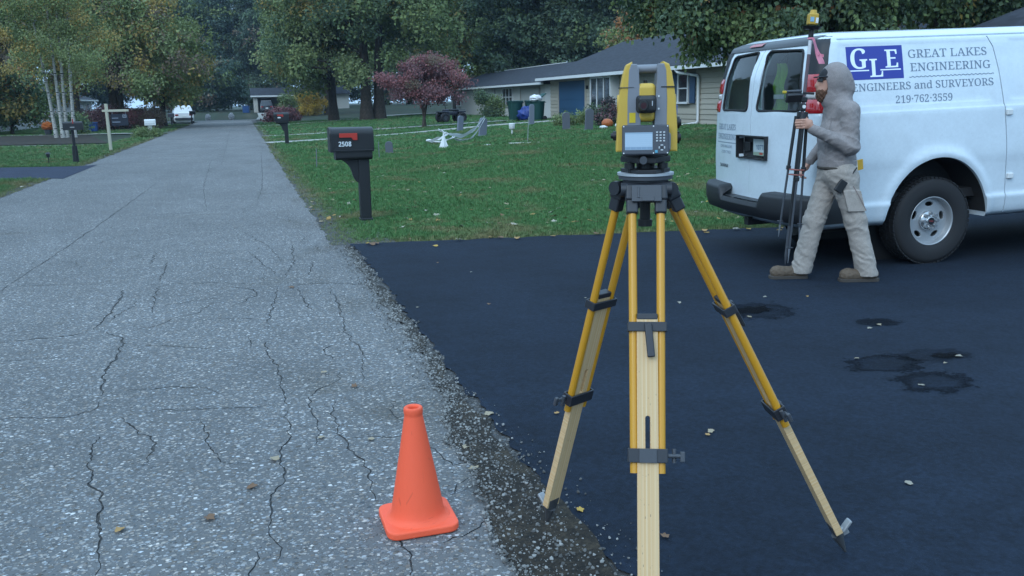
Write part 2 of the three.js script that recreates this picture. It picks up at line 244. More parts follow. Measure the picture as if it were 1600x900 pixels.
{
  const pts = []; for (let t = -14; t <= -0.02; t += 0.06) pts.push([0.34 + 0.05 * fbm2(t * 2.3, 13) + 0.035 * N2(t * 13, 4) - 0.07 * sstep(-5.5, -7.4, t) + 0.14 * sstep(-5.8, -8, t), t]);
  for (let s = 0.36; s < 16; s += 0.09) pts.push([s, driveTop(s)]); pts.push([16, -14]);
  drive = struct('driveway', colourSheet(sheet(shape(pts), 0.005, true, 0.6), driveCol), M.seal);
  const lp = []; for (let s = -5.02; s > -24; s -= 0.2) lp.push([s, leftDrive(s)[0]]); for (let s = -24; s < -5.02; s += 0.2) lp.push([s, leftDrive(s)[1]]); lp.push([-4.7, 17.2], [-4.72, 12.2]);
  const g = colourSheet(sheet(shape(lp), 0.006, false, 1), (a, b) => { const k = 2.0 + 0.3 * fbm2(a, b); return [k, k, k * 1.02]; }); struct('driveway_across_street', g, (() => { const m = M.seal.clone(); m.color = lin(0.95, 1, 1.1); return m; })());
  // oil marks that soak the sealer: mottled, with ragged outlines, one print each
  const soak = (seed, core, rim) => { const n = 160, d = new Uint8Array(n * n * 4); for (let j = 0; j < n; j++) for (let i = 0; i < n; i++) { const x = (i / n - 0.5) * 2.3, y = (j / n - 0.5) * 2.3, r = Math.hypot(x, y) * (1 + 0.22 * N2(x * 1.4 + seed, y * 1.4) + 0.10 * N2(x * 5 + seed, y * 5)) + 0.05 * N2(x * 18, y * 18 + seed); const a = sstep(1.0, 0.86, r) * (core + (rim - core) * sstep(0.5, 0.85, r)) * (0.8 + 0.3 * N2(x * 9, y * 9 + seed)), o = (j * n + i) * 4; d[o] = 9; d[o + 1] = 11; d[o + 2] = 15; d[o + 3] = clamp(a, 0, 1) * 255; } const t = new THREE.DataTexture(d, n, n); t.magFilter = t.minFilter = THREE.LinearFilter; t.colorSpace = THREE.SRGBColorSpace; t.needsUpdate = true; return t; };
  const blob = (cx, cz, rx, rz, turn, core, rim, seed, lift) => { const g = new THREE.PlaneGeometry(2.3 * rx, 2.3 * rz).rotateX(-Math.PI / 2), m = phys(1, 1, 1, 0.9, { map: soak(seed, core, rim), transparent: true, specularIntensity: 0.15 }), o = part('oil_stain', g, m, drive); o.position.set(cx, 0.005 + gh(...ST(cx, cz)) + lift, cz); o.rotation.y = turn; o.castShadow = false; };
  blob(1.80, -6.28, 0.30, 0.24, 0.5, 0.3, 0.5, 2, 0.003); blob(1.76, -6.30, 0.16, 0.10, 0.5, 0.95, 0.9, 1, 0.006); blob(2.5, -5.88, 0.16, 0.11, 0, 0.6, 0.5, 3, 0.003);
  blob(2.50, -5.07, 0.26, 0.13, 0.2, 0.2, 0.35, 5, 0.003); blob(2.57, -5.06, 0.10, 0.055, 0.15, 0.97, 0.95, 4, 0.006); blob(2.15, -4.93, 0.24, 0.17, 0.4, 0.2, 0.6, 6, 0.0035); blob(2.28, -4.58, 0.23, 0.17, 0.3, 0.2, 0.6, 7, 0.0045);
}
// crumbled shoulder between road and driveway
{
  const pts = []; for (let t = -12; t <= -0.3; t += 0.1) pts.push([0.24 - 0.19 * sstep(-4.6, -7.4, t) + 0.09 * fbm2(t * 1.7, 31), t]); for (let t = -0.3; t >= -12; t -= 0.1) pts.push([0.30 + 0.07 * sstep(-5.6, -7.6, t) + 0.08 * fbm2(t * 2.1, 37), t]);
  const g = sheet(shape(pts), 0.0095, false); g.deleteAttribute('st');
  struct('gravel_shoulder', g, mat(0.30, 0.31, 0.35, 1, { map: rep(dirtTex, 1 / 0.7), bumpMap: rep(dirtTex, 1 / 0.3), bumpScale: 0.012 }));
  const stone = new THREE.IcosahedronGeometry(1, 0), p = stone.attributes.position; for (let i = 0; i < p.count; i++) { const v = V().fromBufferAttribute(p, i), k = 1 + 0.35 * N3(v.x * 2, v.y * 2, v.z * 2); p.setXYZ(i, v.x * k, v.y * k * 0.62, v.z * k * 0.85); } stone.computeVertexNormals();
  const N = 11000, im = new THREE.InstancedMesh(stone, mat(1, 1, 1, 0.85, { flatShading: true }), N), m = new THREE.Matrix4(), q = new THREE.Quaternion(), e = new THREE.Euler();
  for (let i = 0; i < N; i++) { const t = -0.2 - Math.pow(RS(), 0.8) * 8.2, spread = 0.10 + 0.16 * sstep(-5, -7.6, t), s = RS() < 0.2 ? 0.2 + 0.08 * sstep(-5, -7.5, t) + (RS() + RS() + RS() - 1.5) * spread : 0.26 - 0.2 * sstep(-4.6, -7.4, t) + 0.09 * fbm2(t * 1.7, 31) - 0.03 + Math.pow(RS(), 2.2) * (0.1 + 0.2 * sstep(-4.6, -7.4, t)), [x, z] = W(s, t), r = 0.002 + Math.pow(RS(), 3) * 0.0075;
    m.compose(V(x, 0.009 + r * 0.3, z), q.setFromEuler(e.set(RS() * 0.6, RS() * 6.3, RS() * 0.6)), V(r, r, r)); im.setMatrixAt(i, m); const k = 0.06 + Math.pow(RS(), 1.7) * 0.24; im.setColorAt(i, lin(k, k * 0.98, k * 0.93)); }
  im.name = 'loose_gravel'; im.userData = { kind: 'stuff', label: 'loose pale gravel chips along the crumbled edge of the road', category: 'gravel' }; add(im);
}
// concrete walks and strips
function walk(name, pts, w, lift = 0.012, m = M.concrete) { const L = [], R = []; pts.forEach((p, i) => { const a = pts[Math.max(0, i - 1)], b = pts[Math.min(pts.length - 1, i + 1)], dx = b[0] - a[0], dy = b[1] - a[1], l = Math.hypot(dx, dy); L.push([p[0] - dy / l * w / 2, p[1] + dx / l * w / 2]); R.push([p[0] + dy / l * w / 2, p[1] - dx / l * w / 2]); }); const g = sheet(shape([...L, ...R.reverse()]), lift, true, 1.5); g.deleteAttribute('st'); const q = g.attributes.uv; for (let i = 0; i < q.count; i++) q.setXY(i, q.getX(i) / 2, q.getY(i) / 2); return struct(name, g, m); }
walk('concrete_walk', [[0.15, 28.6], [6.5, 30.4], [11, 33], [14.6, 34.6], [16.4, 36.5]], 1.5);
walk('concrete_drive', [[0.3, 36.6], [5.3, 38.4], [10.6, 38.6], [15.5, 40.5]], 1.3, 0.010, M.concrete);
walk('gravel_drive', [[0.2, 60], [6, 65], [13, 74], [22, 80]], 2.6, 0.012, M.concrete);
walk('concrete_strip', [[-5.6, 32.2], [-11, 33.9], [-24, 37]], 0.5);
walk('concrete_drive', [[-5.2, 49], [-12, 51], [-22, 54]], 1.6);
walk('concrete_drive', [[-5.3, 66], [-12, 67.5], [-20, 70]], 1.8);
walk('concrete_drive', [[3, 92.5], [3.5, 106], [3.6, 119.5]], 4.6, 0.03);
{ const g = sheet(shape([[-6.6, 34], [-11, 35.2], [-22, 38.5], [-22, 56], [-9.5, 48]]), 0.012, true, 2); g.deleteAttribute('st'); const q = g.attributes.uv; for (let i = 0; i < q.count; i++) q.setXY(i, q.getX(i) / 1.7, q.getY(i) / 1.7); struct('mulch_bed', g, mat(0.34, 0.3, 0.26, 1, { map: dirtTex })); }
// grass: short tufts, thinner with distance
const onWalk = (s, t) => (s > 0 && Math.abs(t - (28.6 + s * 0.38 + (s > 9 ? (s - 9) * 0.1 : 0))) < 0.95 && s < 15) || (s > 0 && s < 15 && Math.abs(t - (36.7 + Math.min(s, 5) * 0.36)) < 0.7) || (s < -6.5 && t > 33.9 - (s + 11) * 0.27 - 0.5 && t < 50 && s > -22);
{
  const blades = [], r = mulberry(202);
  for (let i = 0; i < 10; i++) { const a = r() * 6.28, R = r() * 0.03, x = Math.cos(a) * R, z = Math.sin(a) * R, h = 0.028 + r() * 0.03, l = 0.008 + r() * 0.026, b = r() * 6.28, w = 0.0022 + r() * 0.0016, dx = Math.cos(b), dz = Math.sin(b);
    const g = new THREE.BufferGeometry(), P = [x - dz * w, 0, z + dx * w, x + dz * w, 0, z - dx * w, x + dx * l * 0.4 - dz * w * 0.8, h * 0.65, z + dz * l * 0.4 + dx * w * 0.8, x + dx * l * 0.4 + dz * w * 0.8, h * 0.65, z + dz * l * 0.4 - dx * w * 0.8, x + dx * l, h, z + dz * l];
    g.setAttribute('position', new THREE.Float32BufferAttribute(P, 3)); g.setIndex([0, 1, 2, 1, 3, 2, 2, 3, 4]); g.computeVertexNormals(); blades.push(g); }
  const tuft = mg(blades), list = [];
  const bands = [[8, 13, 1100, 1], [13, 19, 620, 1.15], [19, 28, 260, 1.5], [28, 45, 85, 2.2], [45, 80, 16, 3.6]];
  for (const [z0, z1, den, k] of bands) { const n = den * (z1 * z1 - z0 * z0) * 0.66; for (let i = 0; i < n; i++) { const d = Math.sqrt(mix(z0 * z0, z1 * z1, r())), x = (r() * 1.32 - 0.66) * d, z = -d, [s, t] = ST(x, z); if (!isLawn(s, t + 0.06 * r()) || onWalk(s, t) || s > 17) continue; const near = Math.min(s > 0 ? s - edgeR(t) : edgeL(t) - s, s > 0 ? t - driveTop(s) : 9); if (near < 0.28 && r() < 0.45 - near) continue; list.push([x, z, s, t, k, near]); } }
  const im = new THREE.InstancedMesh(tuft, phys(1, 1, 1, 0.8, {}), list.length), m = new THREE.Matrix4(), q = new THREE.Quaternion(), e = new THREE.Euler();
  list.forEach(([x, z, s, t, k, near], i) => { const sc = k * (0.75 + r() * 0.5); m.compose(V(x, gh(s, t) - 0.047 + 0.02 * sstep(0, 0.5, near), z), q.setFromEuler(e.set(0, r() * 6.28, 0)), V(sc, (0.8 + r() * 0.5) * Math.min(k, 1.6), sc)); im.setMatrixAt(i, m);
    const dry = clamp(0.75 * sstep(0.1, 0.55, fbm2(s * 0.4 + 9, t * 0.4)) + 0.95 * sstep(0.55, 0, near) * (0.35 + 0.65 * r()) + (r() < 0.06 ? 0.6 : 0) + (s < -5 ? 0.12 : 0), 0, 1), v = 0.8 + r() * 0.4; im.setColorAt(i, lin(mix(0.072, 0.20, dry) * v, mix(0.180, 0.18, dry) * v, mix(0.052, 0.08, dry) * v)); });
  im.name = 'grass'; im.userData = { kind: 'stuff', label: 'short green lawn grass with dry patches beside the road', category: 'grass' }; add(im);
  console.log('grass', list.length);
}
// fallen leaves
{
  const r = mulberry(303), variants = [];
  for (let v = 0; v < 5; v++) { const pts = [], lobes = 5; for (let k = 0; k <= 28; k++) { const a = (k / 28) * Math.PI * 2, R = 0.62 + 0.24 * Math.pow(Math.abs(Math.cos(a * lobes / 2)), 1.2) * (0.5 + 0.8 * r()) + 0.1 * r(); pts.push([Math.cos(a) * R, Math.sin(a) * R * 0.8]); }
    const g = new THREE.ShapeGeometry(shape(pts)); const p = g.attributes.position; for (let i = 0; i < p.count; i++) { const x = p.getX(i), y = p.getY(i); p.setXYZ(i, x, 0.10 + 0.25 * x * x * (v % 2 ? 1 : -0.3) + 0.35 * Math.abs(y) * (0.4 + 0.2 * v) + 0.12 * N2(x * 2 + v, y * 2), y); } g.computeVertexNormals(); variants.push(g); }
  const cols = [mat(0.30, 0.24, 0.16, 0.8), mat(0.34, 0.20, 0.07, 0.8), mat(0.16, 0.09, 0.05, 0.85), mat(0.27, 0.24, 0.19, 0.8), mat(0.42, 0.26, 0.05, 0.8)];
  const spots = [[0.45, -3.48, 3], [1.18, -2.26, 3], [0.99, -1.66, 2], [0.99, -3.58, 2], [1.76, -3.65, 3], [-0.38, -4.93, 0], [-0.24, -5.25, 2], [-0.48, -5.97, 0], [-0.26, -6.07, 0], [0.11, -6.57, 0], [-1.28, -6.67, 1], [1.01, -0.05, 2], [0.61, -7.38, 2], [1.23, -6.56, 1], [1.73, -7.29, 3], [1.27, -6.52, 0], [3.63, -3.59, 1], [3.37, -4.24, 1], [2.61, -4.65, 0], [3.06, -4.14, 3], [3.18, -5.21, 3], [3.29, -5.16, 0], [2.65, -5.77, 0], [2.65, -6.3, 3], [3.06, -6.02, 0], [3.23, -5.94, 3], [2.36, -4.07, 3], [-0.14, -6.72, 2], [0.14, -6.32, 0], [-0.43, -2.31, 2], [-0.96, -6.68, 2], [-0.8, -6.44, 2], [-0.7, -6.17, 0], [0.35, -5.93, 0], [0.4, -7.08, 4], [0.67, -6.05, 1]];
  const leaf = (s, t, c, y, label, group, k) => { const [x, z] = W(s, t), o = part('fallen_leaf', variants[r() * 5 | 0], cols[c]); tag(o, label, 'leaf', group); o.position.set(x, y, z); o.rotation.set((r() - 0.5) * 0.2, r() * 6.28, (r() - 0.5) * 0.2); o.scale.setScalar(k * (0.75 + r() * 0.5)); };
  for (const [s, t, c] of spots) s > 0.35 ? leaf(s, t, c, gh(s, t) + 0.010, 'dry curled leaf lying on the dark sealed driveway', 'leaves on the driveway', 0.019) : leaf(s, t, c, 0.006, 'dry curled leaf lying on the grey chip-seal road', 'leaves on the road', 0.028);
  for (let i = 0; i < 26; i++) { const s = 0.5 + r() * 7; leaf(s, driveTop(s) - 0.02 - r() * r() * 0.5, r() * 5 | 0, 0.014, 'dry leaf at the grass edge of the driveway', 'leaves along the grass edge', 0.045); }
  for (let i = 0; i < 48; i++) { const s = 0.3 + r() * 9, t = -0.5 + r() * 14; if (!isLawn(s, t)) { continue; } leaf(s, t, [0, 0, 3, 4, 1][r() * 5 | 0], gh(s, t) + 0.012, 'tan leaf lying on the green front lawn', 'leaves on the front lawn', 0.04); }
  const N = 1000, im = new THREE.InstancedMesh(variants[1], mat(1, 1, 1, 0.85), N), m = new THREE.Matrix4(), q = new THREE.Quaternion(), e = new THREE.Euler();
  for (let i = 0; i < N; i++) { let s, t; do { const d = 11 + Math.pow(r(), 1.3) * 45, x = (r() * 1.3 - 0.65) * d; [s, t] = ST(x, -d); } while (!isLawn(s, t) || s > 16 || s < -24 || onWalk(s, t)); const [x, z] = W(s, t), k = 0.028 + r() * 0.03; m.compose(V(x, gh(s, t) + 0.004, z), q.setFromEuler(e.set((r() - 0.5) * 0.7, r() * 6.28, (r() - 0.5) * 0.7)), V(k, k, k)); im.setMatrixAt(i, m); const c = [[0.32, 0.25, 0.15], [0.36, 0.22, 0.07], [0.18, 0.1, 0.05], [0.4, 0.36, 0.28]][r() * 4 | 0]; im.setColorAt(i, lin(...c)); }
  im.name = 'leaf_litter'; im.userData = { kind: 'stuff', label: 'small fallen leaves scattered thinly over the lawns', category: 'leaves' }; add(im);
}
// ---------------------------------------------------------------- trees
function leafClump(seed, n, R, len, wid) { // n small bent leaves on short twigs
  const r = mulberry(seed), pos = [], idx = [];
  for (let i = 0; i < n; i++) {
    const d = V(r() - 0.5, r() - 0.5, r() - 0.5).normalize(), c = d.clone().multiplyScalar(R * Math.cbrt(r())), dir = V(r() - 0.5, r() * 0.7 - 0.6, r() - 0.5).normalize(), side = V().crossVectors(dir, V(r() - 0.5, r() - 0.5, r() - 0.5)).normalize(), nrm = V().crossVectors(dir, side), L = len * (0.7 + 0.6 * r()), w = wid * (0.7 + 0.6 * r()), o = pos.length / 3;
    const p = (a, b, e) => { const q = c.clone().addScaledVector(dir, a * L).addScaledVector(side, b * w).addScaledVector(nrm, e * w); pos.push(q.x, q.y, q.z); };
    p(0, 0, 0); p(0.45, -0.5, 0.18); p(0.45, 0.5, 0.18); p(0.5, 0, 0); p(1, 0, 0.25); idx.push(o, o + 1, o + 3, o, o + 3, o + 2, o + 1, o + 4, o + 3, o + 3, o + 4, o + 2);
  }
  const g = new THREE.BufferGeometry(); g.setAttribute('position', new THREE.Float32BufferAttribute(pos, 3)); g.setIndex(idx); g.computeVertexNormals(); return g;
}
const CL = { near: leafClump(1, 16, 0.24, 0.12, 0.085), mid: leafClump(2, 18, 0.42, 0.19, 0.13), far: leafClump(3, 20, 0.75, 0.34, 0.24), birch: leafClump(4, 18, 0.3, 0.09, 0.065), small: leafClump(5, 16, 0.16, 0.07, 0.05) };
M.leaf = phys(1, 1, 1, 0.85, { transmission: 0.25, thickness: 0 });
// pos [x,z]; crown: list of lobes [dx, y, dz, rx, ry, rz]; cols: list of [r,g,b,weight]
function tree(name, label, x, z, o) {
  const r = mulberry(o.seed), y0 = o.y ?? ghw(x, z), T = thing(name, label, o.category ?? 'tree', [x, y0 - 0.04, z], 0, o.group);
  const lobes = o.lobes, total = lobes.reduce((a, l) => a + l[3] * l[4] * l[5], 0), cent = [];
  for (const l of lobes) { const n = Math.max(2, Math.round(o.clusters * l[3] * l[4] * l[5] / total)); for (let i = 0; i < n; i++) { const d = V(r() - 0.5, r() - 0.5, r() - 0.5).normalize().multiplyScalar(Math.pow(r(), 0.42)); cent.push([V(l[0] + d.x * l[3], l[1] + d.y * l[4], l[2] + d.z * l[5]), r()]); } }
  // wood
  const wood = [], stems = o.stems ?? [[0, 0, 0, o.h]], limbEnds = [];
  for (const [bx, bz, lean, sh, topx = 0, topz = 0] of stems) {
    const pts = [], rad = [], r0 = (o.r ?? 0.25), n = 9; for (let i = 0; i <= n; i++) { const f = i / n; pts.push(V(bx + topx * f + lean * f * f + 0.12 * r0 * 4 * Math.sin(f * 5 + bx * 9) * f, sh * f, bz + topz * f + 0.1 * r0 * 4 * Math.cos(f * 4 + bz * 5) * f)); rad.push(r0 * (1 - 0.82 * f) * (i === 0 ? 1.35 : 1)); }
    wood.push(taper(pts, rad, 9)); limbEnds.push([pts, rad]);
  }
  const picks = cent.slice().sort(() => r() - 0.5).slice(0, o.limbs ?? 16);
  for (const [c] of picks) { let best = null; for (const [pts, rad] of limbEnds) for (let i = 2; i < pts.length; i++) { const p = pts[i]; if (p.y > c.y - 0.1 * c.distanceTo(p) && i > 2) continue; const d = p.distanceTo(c) + Math.abs(c.y - p.y - 0.6 * Math.hypot(c.x - p.x, c.z - p.z)) * 0.5; if (!best || d < best[0]) best = [d, p, rad[i]]; }
    if (!best) continue; const p = best[1], m1 = p.clone().lerp(c, 0.5).add(V((r() - 0.5) * 0.4, best[0] * 0.06, (r() - 0.5) * 0.4)); wood.push(taper([p, p.clone().lerp(m1, 0.5).add(V(0, 0.05, 0)), m1, m1.clone().lerp(c, 0.6), c], [best[2] * 0.6, best[2] * 0.48, best[2] * 0.34, best[2] * 0.2, 0.012], 6)); }
  part(o.shrub ? 'stem' : 'trunk', wood, o.bark ?? M.bark, T);
  const per = o.per ?? 30, N = cent.length * per, im = new THREE.InstancedMesh(CL[o.leaf ?? 'mid'], M.leaf, N), m = new THREE.Matrix4(), q = new THREE.Quaternion(), e = new THREE.Euler(); let k = 0;
  const wsum = o.cols.reduce((a, c) => a + (c[3] ?? 1), 0), pick = (u) => { u *= wsum; for (const c of o.cols) { u -= c[3] ?? 1; if (u <= 0) return c; } return o.cols[0]; };
  for (const [c, cu] of cent) { const cr = (o.clusterR ?? 1) * (0.6 + 0.7 * r()), base = o.fleck ? o.cols[cu < 0.5 ? 0 : 1] : pick(cu); for (let i = 0; i < per; i++) { const g = () => r() + r() + r() - 1.5, p = V(c.x + g() * cr, Math.max(o.minY ?? 0.15, c.y + g() * cr * (o.flat ?? 0.7)), c.z + g() * cr), s = (0.65 + r() * 0.7) * (o.ls ?? 1); m.compose(p, q.setFromEuler(e.set(r() * 0.9 - 0.45, r() * 6.28, r() * 0.9 - 0.45)), V(s, s, s)); im.setMatrixAt(k, m); const col = r() < 0.72 ? base : pick(r()), v = 0.75 + r() * 0.5; im.setColorAt(k, lin(col[0] * v, col[1] * v, col[2] * v)); k++; } }
  im.name = 'crown'; im.userData.kind = 'stuff'; if (o.shrub) im.name = 'foliage'; add(im, T); return T;
}
const leafTone = 2.45, G = { olive: [0.075, 0.095, 0.030], dark: [0.036, 0.058, 0.028], blue: [0.032, 0.055, 0.037], mid: [0.062, 0.086, 0.029], gold: [0.16, 0.115, 0.030], rust: [0.15, 0.065, 0.022], pale: [0.105, 0.125, 0.05], red: [0.118, 0.044, 0.044], wine: [0.078, 0.037, 0.040], yellow: [0.25, 0.17, 0.025], brown: [0.085, 0.062, 0.04] };
const c = (n, w = 1) => [...G[n].map((k) => k * leafTone), w];
const big = (rx, y, ry, extra = []) => [[0, y, 0, rx, ry, rx], [rx * 0.45, y - ry * 0.35, rx * 0.2, rx * 0.6, ry * 0.55, rx * 0.6], [-rx * 0.5, y - ry * 0.2, -rx * 0.1, rx * 0.6, ry * 0.55, rx * 0.6], ...extra];
// across the street on the left
tree('birch_tree', 'clump of slender white-barked birches with thin yellow-green leaves', -24.3, -49.6, { seed: 401, r: 0.095, h: 12, bark: M.birchBark, stems: [[-0.55, 0.1, -0.2, 11, -0.7], [-0.25, -0.1, 0.1, 12, -0.2], [0.05, 0.15, 0.2, 12.5, 0.35], [0.3, -0.1, 0.3, 12, 0.75], [0.5, 0.2, 0.4, 11, 0.3], [-0.1, 0.3, 0, 10, -0.1]], lobes: [[0, 8, 0, 2.8, 3.6, 2.4], [-1.2, 5.0, 0.6, 1.6, 1.7, 1.5], [1.9, 4.3, 0.4, 1.4, 1.9, 1.4], [0.3, 5.2, 0.9, 1.6, 1.3, 0.8]], clusters: 95, per: 26, leaf: 'birch', clusterR: 0.75, limbs: 30, cols: [c('olive', 3), c('gold', 1.4), c('mid', 1), c('pale', 0.8)] });
tree('maple_tree', 'broad olive-gold tree with dark forked trunk behind the red shrubs', -28.6, -66, { seed: 402, r: 0.34, stems: [[0, 0, -1.6, 8], [0.3, 0, 1.4, 9], [0, 0.2, 0.2, 10]], lobes: big(5.0, 7.2, 4.6, [[3.6, 3.6, 1, 2.8, 2.2, 2.6], [-3.6, 5, 0.6, 2.6, 2.6, 2.4], [5, 6, 0, 2, 2.6, 2]]), clusters: 110, per: 34, clusterR: 1.1, limbs: 26, cols: [c('olive', 3), c('gold', 2.2), c('pale', 1), c('brown', 1)] });
tree('maple_tree', 'rounded golden-green tree leaning over the white parked car', -27.9, -73, { seed: 403, r: 0.26, stems: [[0, 0, 0.6, 8]], lobes: big(3.6, 5.4, 3.4, [[1.2, 4.2, 0.4, 2.2, 1.4, 2], [2.2, 6.4, 0.2, 1.6, 1.8, 1.6]]), clusters: 80, per: 34, clusterR: 1.0, cols: [c('olive', 2.4), c('gold', 2.2), c('pale', 1.6), c('mid', 0.5)] });
tree('maple_tree', 'rust-orange tree crowding the grey-roofed white house', -33.5, -54, { seed: 404, r: 0.22, stems: [[0, 0, 0.3, 7]], lobes: big(3.4, 6.4, 2.8, [[1.8, 4.4, 0.4, 1.8, 1.2, 1.6]]), clusters: 54, per: 30, clusterR: 1.0, cols: [c('rust', 1.2), c('gold', 1.3), c('brown', 1.2), c('olive', 1.4)] });
tree('garden_tree', 'low dense green and orange tree before the white house', -32.2, -58.5, { seed: 405, r: 0.12, stems: [[0, 0, 0.1, 2.6]], lobes: [[0, 2.6, 0, 2.1, 1.3, 1.8], [-0.9, 1.7, 0.2, 1.4, 1.0, 1.3], [1, 2, 0.3, 1.2, 1, 1.2]], clusters: 40, per: 30, clusterR: 0.7, cols: [c('mid', 2), c('dark', 1.5), c('gold', 0.9), c('rust', 0.5)] });
tree('maple_tree', 'tall brown-green tree behind the birches', -41, -86, { seed: 406, r: 0.4, stems: [[0, 0, 0.5, 13]], lobes: big(7.5, 10.5, 6.5), clusters: 90, per: 34, leaf: 'far', clusterR: 1.6, cols: [c('olive', 2), c('brown', 1.2), c('dark', 1.5), c('gold', 0.6)] });
tree('maple_tree', 'tall brown-green tree filling the view over the white house', -52, -84, { seed: 407, r: 0.4, stems: [[0, 0, 0.5, 13]], lobes: big(7.5, 9.5, 7), clusters: 90, per: 34, leaf: 'far', clusterR: 1.6, cols: [c('olive', 2), c('brown', 1.5), c('rust', 0.7), c('dark', 1)] });
for (const [i, x, z, rr, col] of [[0, -29.6, -65, 1.3, 'wine'], [1, -28.0, -66.4, 1.3, 'red'], [2, -26.6, -66.6, 1.2, 'brown'], [3, -31.5, -72, 1.5, 'wine']]) tree('red_shrub', 'rounded dark red shrub under the broad olive-gold tree', x, z, { seed: 420 + i, shrub: true, category: 'shrub', group: 'red shrubs across the street', r: 0.05, stems: [[0, 0, 0.1, 1], [0.1, 0, -0.2, 0.9]], lobes: [[0, 0.8, 0, rr, 0.65, 1]], clusters: 26, per: 22, clusterR: 0.42, leaf: 'birch', ls: 1.2, limbs: 8, cols: [c(col, 3), c('wine', 1.4), c('brown', 0.7)] });
for (const [i, x, z, w2] of [[0, -35.5, -57, 1.3], [1, -37.8, -57.5, 1.5], [2, -27.2, -56, 0.9]]) tree('green_shrub', 'low dark green shrub in the mulch bed by the birches', x, z, { seed: 430 + i, shrub: true, category: 'shrub', group: 'green shrubs in the mulch bed', r: 0.04, stems: [[0, 0, 0.1, 0.5]], lobes: [[0, 0.55, 0, w2, 0.55, 0.8]], clusters: 18, per: 20, clusterR: 0.35, leaf: 'birch', ls: 1.2, limbs: 6, cols: [c('mid', 2), c('dark', 1.4)] });
tree('grass_clump', 'leafy green clump round the foot of the white mailbox', -19.3, -48.2, { seed: 436, shrub: true, category: 'plant', r: 0.02, stems: [[0, 0, 0, 0.25]], lobes: [[0, 0.22, 0, 0.75, 0.25, 0.5]], clusters: 16, per: 16, clusterR: 0.22, leaf: 'small', minY: 0.05, limbs: 4, cols: [c('mid', 2), c('olive', 1)] });
// the far wood across the cross street
const RW = mulberry(808);
const wood = [[-58, -168, 8], [-70, -160, 8], [-49, -172, 8.5], [-82, -150, 8.5], [-40, -165, 8], [-64, -185, 9], [-31, -160, 7.5], [-95, -150, 9], [-22, -165, 8], [-50, -190, 9], [-12, -160, 8], [-35, -190, 9], [-110, -160, 9], [-76, -175, 9], [-2, -170, 8.5], [-20, -185, 9], [-92, -122, 7.5], [-108, -132, 8], [-74, -124, 6.5], [-124, -118, 8], [20, -150, 8], [36, -140, 8], [50, -120, 8]];
wood.forEach(([x, z, R], i) => tree('wood_tree', 'tall dark tree in the far wood beyond the cross street', x, z, { seed: 500 + i, group: 'trees of the far wood', r: 0.45, stems: [[0, 0, RW() - 0.5, 17]], lobes: big(R, 14 + RW() * 3, 9.5, [[0, 5, 2, R * 0.7, 4.5, R * 0.6]]), clusters: 96, per: 34, leaf: 'far', ls: 1.25, clusterR: 2.0, limbs: 10, cols: i % 3 ? [c('dark', 2), c('blue', 2), c('brown', 0.5)] : [c('blue', 2), c('mid', 1.2), c('olive', 0.8)] }));
tree('round_bush', 'big rounded grey-green bush at the end of the street', -45, -140, { seed: 530, shrub: true, category: 'bush', r: 0.2, stems: [[0, 0, 0.2, 5]], lobes: [[0, 4.2, 0, 5, 3.9, 4], [-3.4, 2.6, 1, 3, 2.4, 3]], clusters: 60, per: 34, leaf: 'far', clusterR: 1.3, cols: [c('blue', 3), c('mid', 1.2), c('brown', 0.4)] });
tree('round_bush', 'brownish bush left of the big grey-green bush', -51.5, -142, { seed: 531, shrub: true, category: 'bush', r: 0.2, stems: [[0, 0, 0.2, 3]], lobes: [[0, 3, 0, 3.2, 2.8, 3]], clusters: 36, per: 34, leaf: 'far', clusterR: 1.2, cols: [c('brown', 3), c('dark', 1.2)] });
// right-hand side of the street, far to near
tree('maple_tree', 'pale olive tree spreading low over the far garage', -21.5, -108, { seed: 540, r: 0.38, stems: [[0, 0, -0.8, 12]], lobes: big(6.6, 10, 6, [[-3.4, 7.0, 1.5, 3.4, 2, 3], [2.5, 5.0, 2, 3.6, 1.8, 3]]), clusters: 130, per: 32, leaf: 'mid', ls: 1.45, clusterR: 1.35, limbs: 24, cols: [c('pale', 2.2), c('olive', 2.2), c('mid', 1.4), c('gold', 0.5)] });
tree('maple_tree', 'tall olive tree beside the far garage', -28, -128, { seed: 541, r: 0.38, stems: [[0, 0, 0.4, 14]], lobes: big(6, 13, 7), clusters: 90, per: 32, leaf: 'far', clusterR: 1.6, cols: [c('olive', 2), c('mid', 1.6), c('pale', 1)] });
tree('oak_tree', 'huge oak with thick grey trunk beyond the red maple', -11.2, -71.5, { seed: 542, r: 0.46, stems: [[0, 0, -0.5, 15], [0.9, -0.6, 1.6, 14]], lobes: big(7.2, 11.2, 5.6, [[-4.6, 6, 1, 3.4, 2.2, 3], [5, 6.4, 1.4, 3.6, 2.2, 3.2], [0, 16, 0, 5, 4, 5], [-2.5, 3.3, 1.2, 2.2, 1.5, 2], [1.2, 4.4, 2.4, 2.6, 1.5, 1.6]]), clusters: 185, per: 32, leaf: 'mid', ls: 1.15, clusterR: 1.3, limbs: 34, cols: [c('mid', 2), c('olive', 2.2), c('pale', 0.8), c('dark', 1), c('gold', 0.35)] });
tree('oak_tree', 'dark-trunked oak left of the thick grey-trunked one', -14.6, -75.5, { seed: 543, r: 0.38, stems: [[0, 0, -0.6, 14]], lobes: big(5.4, 10.4, 5.4, [[-3, 5, 1.2, 2.8, 2, 2.6], [-1, 2.8, 1, 1.9, 1.4, 1.8]]), clusters: 100, per: 32, leaf: 'mid', ls: 1.15, clusterR: 1.25, limbs: 26, cols: [c('olive', 2), c('mid', 1.6), c('gold', 0.8), c('dark', 0.8)] });
